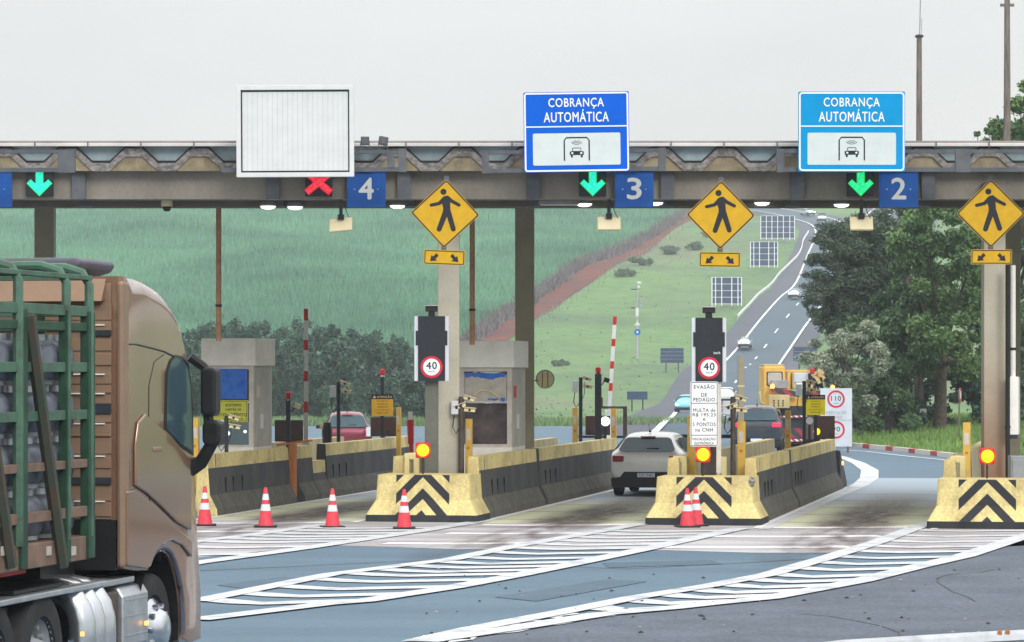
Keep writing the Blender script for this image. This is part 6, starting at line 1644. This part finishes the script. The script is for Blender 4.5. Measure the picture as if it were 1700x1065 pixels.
# tall poles
Y = 143.; x = PX(1526, Y); zg = float(zt(x, Y)); t = thing('tall_pole', (x, Y, zg), 'tall weathered pole with thin aerial and small grey box, in front of the trees', 'pole')
b = MB(); b.tube([(0, 0, -.1), (0, 0, PZ(57, Y)-zg)], [.19, .115], 12); b.build('shaft', 'wood', t, smooth=True)
b = MB(); b.tube([(.02, 0, PZ(57, Y)-zg), (.06, 0, PZ(-10, Y)-zg)], .025, 6); b.tube([(.1, 0, PZ(66, Y)-zg), (.1, 0, PZ(30, Y)-zg)], .015, 6); b.build('aerial', 'grey', t)
b = MB(); b.cb((0, 0, PZ(60, Y)-zg), (.34, .34, .08)); b.build('pole_cap', 'dark', t)
b = MB(); b.box(-.02, .28, -.30, -.19, PZ(689, Y)-zg, PZ(678, Y)-zg); b.build('grey_box', 'dispw', t, bevel=.02)
b = MB(); b.tube([(-.26, -.05, 0), (-.25, -.05, PZ(632, Y)-zg)], .04, 6); b.build('conduit', 'pink', t)
Y = 118.; x = PX(1672, Y); t = thing('tall_pole', (x, Y, float(zt(x, Y))), 'tall tapering pole at right rising above the canopy through leaves', 'pole')
zg = t.location.z; b = MB(); b.tube([(0, 0, -.1), (0, 0, 16.5)], [.2, .10], 12); b.build('shaft', 'wood', t, smooth=True)
b = MB(); b.cb((0, 0, 15.9), (.5, .1, .1)); b.build('crossarm', 'wood', t)
# little red sign among leaves
Y = 118; Y = 124; x = PX(1594, Y); zg = float(zt(x, Y)); t = thing('small_round_sign', (x, Y, zg), 'red edged white round sign half hidden by leaves left of the rust stained column', 'road sign')
t.rotation_euler = (0, 0, R(74)); z = PZ(655, Y)-zg; b = MB(); b.disc((0, z), .26, -.012, 20); b.build('red_edge', 'ringred', t); b = MB(); b.disc((.03, z), .17, -.016, 20); b.build('white_face', 'white', t)
b = MB(); b.cyl((0, 0, z), .26, .02, 'y', 20); b.build('back', 'grey', t); b = MB(); b.tube([(0, .04, -.1), (0, .04, z+.2)], .03, 8); b.build('pole', 'wood', t)
# coloured post row far left of the plaza
# ================================================================ trees
M['leaf_d'] = leafmat('dark_tree_leaf', (.032, .078, .038), (.12, .22, .085), .6, big=.45)
M['leaf_b'] = leafmat('fresh_tree_leaf', (.042, .105, .04), (.17, .29, .09), .6, big=.35)
M['leaf_f'] = leafmat('feathery_tree_leaf', (.038, .07, .05), (.10, .15, .09), .7, big=.25)
M['leaf_m'] = leafmat('slope_shrub_leaf', (.055, .095, .06), (.12, .19, .10), .7, big=.3)
M['leaf_s'] = leafmat('silvery_bush_leaf', (.06, .10, .06), (.42, .48, .36), .5, big=.6)
M['leaf_h'] = leafmat('far_thicket_leaf', (.026, .068, .052), (.075, .145, .095), .75, big=.2)
def leaves(clumps, n, size, asp=.5, droop=0., flat=.0):
    cl = np.array([list(c[0]) + list(c[1]) for c in clumps], float)
    vol = np.prod(cl[:, 3:], 1)**.67; pick = rng.choice(len(cl), n, p=vol/vol.sum())
    d = rng.normal(size=(n, 3)); d /= np.linalg.norm(d, axis=1)[:, None]
    r = rng.uniform(0, 1, n)**.42 * (1 + .28*rng.normal(size=n)*(rng.uniform(0, 1, n) < .45))
    P = cl[pick, :3] + d*r[:, None]*cl[pick, 3:]
    a = rng.normal(size=(n, 3)); a[:, 2] = a[:, 2]*(1-flat) - droop; a /= np.linalg.norm(a, axis=1)[:, None]
    b = rng.normal(size=(n, 3)); b[:, 2] *= (1-flat*.5); b -= (a*b).sum(1)[:, None]*a; b /= np.linalg.norm(b, axis=1)[:, None]
    s = size*rng.uniform(.6, 1.35, n)[:, None]
    V = np.stack([P - a*s, P + b*s*asp, P + a*s, P - b*s*asp], 1).reshape(-1, 3)
    return V, np.arange(4*n).reshape(-1, 4)
def tree(name, x, y, z, clumps, n, size, lm, label, cat='tree', group=None, trunk=None, bark='bark', asp=.5, droop=0, flat=0, limbs=True):
    t = thing(name, (x, y, z), label, cat, group)
    V, Q = leaves(clumps, n, size, asp, droop, flat); big('crown', V, Q, lm, t)
    if trunk:
        h, r, lean = trunk; b = MB(); b.tube([(0, 0, -.3), (lean*.3, 0, h*.5), (lean, 0, h)], [r, r*.75, r*.5], 10)
        if limbs:
            rs = random.Random(int(x*10))
            for c in clumps[::max(1, len(clumps)//14)]:
                c0 = c[0]; q0 = (lean*.6, 0, h*rs.uniform(.5, .95)); m_ = tuple((q0[i]+c0[i])/2 + rs.uniform(-.3, .3) for i in range(3))
                b.tube([q0, m_, tuple(c0)], [r*.35, r*.22, r*.06], 6)
        b.build('trunk', bark, t, smooth=True)
    return t
def blobset(cx, cz, rx, rz, ry, n, r0, r1, seed, bottom=.35):
    rs = random.Random(seed); o = []
    for i in range(n):
        while True:
            u, v, w_ = rs.uniform(-1, 1), rs.uniform(-1, 1), rs.uniform(-1, 1)
            if u*u+v*v+w_*w_ < 1: break
        k = 1 if w_ > 0 else (1-bottom*.0)
        r = rs.uniform(r0, r1); o.append(((cx+u*rx, v*ry, cz+w_*rz), (r*rs.uniform(.9, 1.5), r, r*rs.uniform(.5, .9))))
    return o
def at(px, py, Y): return PX(px, Y), PZ(py, Y)
def pxclumps(lst, Y, x0, z0, dy=1.5, seed=1, sq=.75):
    """clumps given by where they stand: (px, py, radius_px) at depth Y -> local metres"""
    rs = random.Random(seed); s_ = Y/F; o = []
    for px, py, r in lst:
        o.append(((PX(px, Y)-x0, rs.uniform(-dy, dy), PZ(py, Y)-z0), (r*s_, r*s_*1.0, r*s_*sq)))
    return o
# main broadleaf tree (dark, dense) right of centre
def scatter(poly, n, r0, r1, seed):
    rs = random.Random(seed); xs = [p[0] for p in poly]; ys = [p[1] for p in poly]; o = []
    while len(o) < n:
        x, y = rs.uniform(min(xs), max(xs)), rs.uniform(min(ys), max(ys)); c = False; j = len(poly)-1
        for i in range(len(poly)):
            if (poly[i][1] > y) != (poly[j][1] > y) and x < (poly[j][0]-poly[i][0])*(y-poly[i][1])/(poly[j][1]-poly[i][1])+poly[i][0]: c = not c
            j = i
        if c: o.append((x, y, rs.uniform(r0, r1)))
    return o
def ptree(name, Y, px, poly, ncl, r0, r1, nl, size, lm, label, seed, dy=2., trunk=(3, .3, 0), sq=.75, **k):
    x = PX(px, Y); z = float(zt(x, Y)); return tree(name, x, Y, z, pxclumps(scatter(poly, ncl, r0, r1, seed), Y, x, z, dy, seed, sq), nl, size, lm, label, trunk=trunk, **k)
ptree('broadleaf_tree', 139., 1560, [(1500, 350), (1560, 335), (1640, 300), (1640, 600), (1600, 625), (1540, 615), (1490, 600), (1480, 500), (1470, 420)], 120, 10, 26, 64000, .105, 'leaf_b', 'large fresh green broadleaf tree behind the tall pole, left of the rust stained column', 3, 6, (4.5, .32, .2))
ptree('broadleaf_tree', 139., 1475, [(1400, 560), (1440, 520), (1500, 470), (1540, 520), (1540, 600), (1512, 640), (1508, 700), (1440, 712), (1405, 690), (1400, 620)], 80, 10, 24, 42000, .105, 'leaf_d', 'dark dense lower tree behind the white 110 board', 5, 2, (3, .25, .2))
ptree('broadleaf_tree', 150., 1665, [(1620, 250), (1700, 200), (1780, 220), (1790, 640), (1700, 690), (1610, 680), (1600, 500)], 90, 14, 34, 40000, .13, 'leaf_d', 'dark tall tree behind the canopy at the right edge', 8, 2.5, (5, .4, 0))
ptree('broadleaf_tree', 128., 1720, [(1655, 235), (1650, 215), (1672, 172), (1690, 150), (1710, 132), (1780, 100), (1830, 240), (1800, 330), (1690, 330), (1640, 300)], 70, 7, 20, 26000, .10, 'leaf_b', 'leafy tree top rising above the canopy at the right edge', 13, 1.5, (9, .3, .0))
ptree('broadleaf_tree', 130., 1650, [(1605, 226), (1625, 222), (1650, 215), (1690, 214), (1700, 300), (1620, 300)], 26, 4, 9, 6000, .085, 'leaf_b', 'low leafy branches just above the canopy edge, left of the right hand pole', 17, .8, (9, .2, .0))
ptree('silvery_bush', 133., 1400, [(1335, 600), (1360, 560), (1400, 540), (1450, 540), (1470, 600), (1440, 690), (1400, 700), (1385, 640), (1340, 625)], 48, 8, 17, 17000, .095, 'leaf_s', 'silvery leaved bush behind the yellow works truck', 21, 1.2, (2.4, .14, .1), cat='bush', asp=.3)
# feathery tree: horizontal sprays reaching left over the highway
Y = 150.; x = PX(1500, Y); z = float(zt(x, Y)); cl = []; limbs_ = []; rs = random.Random(9)
for tx, ty, sx_, sy_ in ((1340, 375, 1470, 440), (1358, 372, 1470, 420), (1335, 398, 1460, 450), (1330, 428, 1465, 480), (1322, 455, 1465, 500), (1318, 474, 1460, 510), (1330, 497, 1460, 530), (1333, 518, 1465, 545), (1334, 532, 1470, 560), (1350, 548, 1470, 590), (1395, 362, 1480, 400), (1440, 352, 1500, 420), (1420, 372, 1500, 440), (1480, 338, 1520, 400), (1390, 385, 1490, 440), (1370, 410, 1480, 460), (1365, 505, 1470, 520), (1372, 470, 1470, 500)):
    n = 15
    for i in range(n):
        f_ = i/(n-1); px = tx+(sx_-tx)*f_; py = ty+(sy_-ty)*f_**1.25 + rs.uniform(-3, 3)*f_*2
        cl.append((px+16*(1-f_), py, 4.5 + 13*f_**.55))
    limbs_.append((tx, ty, sx_, sy_))
C2 = [((PX(px, Y)-x, rs.uniform(-1.2, 1.2), PZ(py, Y)-z), (r*Y/F*1.35, r*Y/F, r*Y/F*1.05)) for px, py, r in cl]
C2 += pxclumps(scatter([(1360, 385), (1400, 368), (1480, 345), (1500, 560), (1365, 548), (1345, 515), (1338, 470), (1345, 430)], 170, 6, 14, 14), Y, x, z, 1.5, 14, .75)
C2 += pxclumps(scatter([(1400, 400), (1470, 350), (1520, 340), (1540, 600), (1480, 640), (1430, 560), (1400, 500)], 46, 9, 20, 4), Y, x, z, 1.5, 4)
ft = tree('feathery_tree', x, Y, z, C2, 125000, .095, 'leaf_f', 'dark feathery tree with horizontal branches reaching over the highway', trunk=(5.5, .3, -.3), bark='grey_bark', asp=.28, droop=.1, flat=.2, limbs=False)
b = MB()
for tx, ty, sx_, sy_ in limbs_:
    q = [(PX(1500, Y)-x, 0, max(1., PZ(sy_+60, Y)-z-1)), (PX(sx_, Y)-x, 0, PZ(sy_, Y)-z), (PX((tx+sx_)/2, Y)-x, rs.uniform(-.4, .4), PZ(ty+(sy_-ty)*.42, Y)-z), (PX(tx+6, Y)-x, 0, PZ(ty, Y)-z)]
    b.tube(q, [.12, .07, .04, .015], 5)
b.build('limb', 'grey_bark', ft)
# undergrowth beneath the right hand trees
ptree('undergrowth_bush', 144., 1590, [(1410, 690), (1500, 610), (1600, 560), (1680, 560), (1780, 620), (1780, 706), (1420, 716)], 90, 10, 22, 34000, .10, 'leaf_h', 'dull undergrowth below the trees behind the grass verge', 33, 1.5, None, cat='bush')
# dark trees left of centre, beyond the plaza
tops = [(292, 560, 640), (345, 545, 700), (395, 532, 705), (445, 538, 706), (497, 534, 706), (545, 548, 706), (592, 556, 706), (632, 552, 706), (668, 582, 708), (704, 612, 708), (740, 636, 708), (240, 560, 706)]
lab = ['seen over the truck cab edge', 'directly above the left booth roof', 'right of the left booth', 'between left booth and barrier arm', 'behind the raised left barrier arm', 'above the maroon car', 'left of the red tipped post', 'behind the left ATENÇÃO notice', 'left of the left speed display', 'behind the left speed display post', 'behind the beige column foot', 'behind the truck cab']
for i, ((px, top_, bt), l) in enumerate(zip(tops, lab)):
    Y = 236 + (i*37 % 30); rs = random.Random(i+50)
    top_ -= 8; poly = [(px-52, bt), (px-50, top_+26), (px-28, top_+14), (px-4, top_+7), (px+20, top_+10), (px+44, top_+24), (px+52, bt)]
    ptree('thicket_tree', float(Y), px, poly, 120, 5, 13, 20000, .13, 'leaf_h', 'dark hazy tree at the field edge, ' + l, 70+i, 3, (3, .2, 0), group='dark trees along the field edge', sq=1.25)
# scrubs on the slope
scr = [(1033, 448, 22, 'small shrub on the slope below the dirt track end'), (1065, 428, 24, 'larger bush beside the fence where the dirt track narrows'), (1115, 410, 24, 'bush by the fence left of the middle diamond sign'), (1150, 405, 20, 'low bush under the middle diamond sign'),
        (1180, 385, 16, 'bush behind the middle diamond sign'), (930, 600, 14, 'low scrub on the grass right of the dark column')]
for i, (px, py, r, l) in enumerate(scr):
    x, Y = hit(px, py+r*.5); z = float(zt(x, Y)); s_ = Y/F
    C2 = blobset(0, r*.3*s_, r*.85*s_, r*.25*s_, 1.5, 14, r*.12*s_, r*.3*s_, i)
    tree('shrub', x, Y, z, C2, 1500, .20, 'leaf_m', l, 'shrub', 'scattered shrubs on the grass slope', trunk=(r*.4*s_, .08, 0))

# ================================================================ haze
HZ = bpy.data.materials.new('thin_haze'); HZ.use_nodes = True
n = HZ.node_tree.nodes; l = HZ.node_tree.links
for q in list(n):
    if q.type == 'BSDF_PRINCIPLED': n.remove(q)
pv = n.new('ShaderNodeVolumePrincipled'); pv.inputs['Color'].default_value = (.86, .93, 1, 1); pv.inputs['Density'].default_value = .00030
pv.inputs['Anisotropy'].default_value = .0
l.new(pv.outputs[0], [q for q in n if q.type == 'OUTPUT_MATERIAL'][0].inputs['Volume'])
M['hz'] = HZ
b = MB(); b.box(-710, 710, -90, 1520, -3, 62); o = b.build('haze', 'hz'); tag(o, kind='stuff')
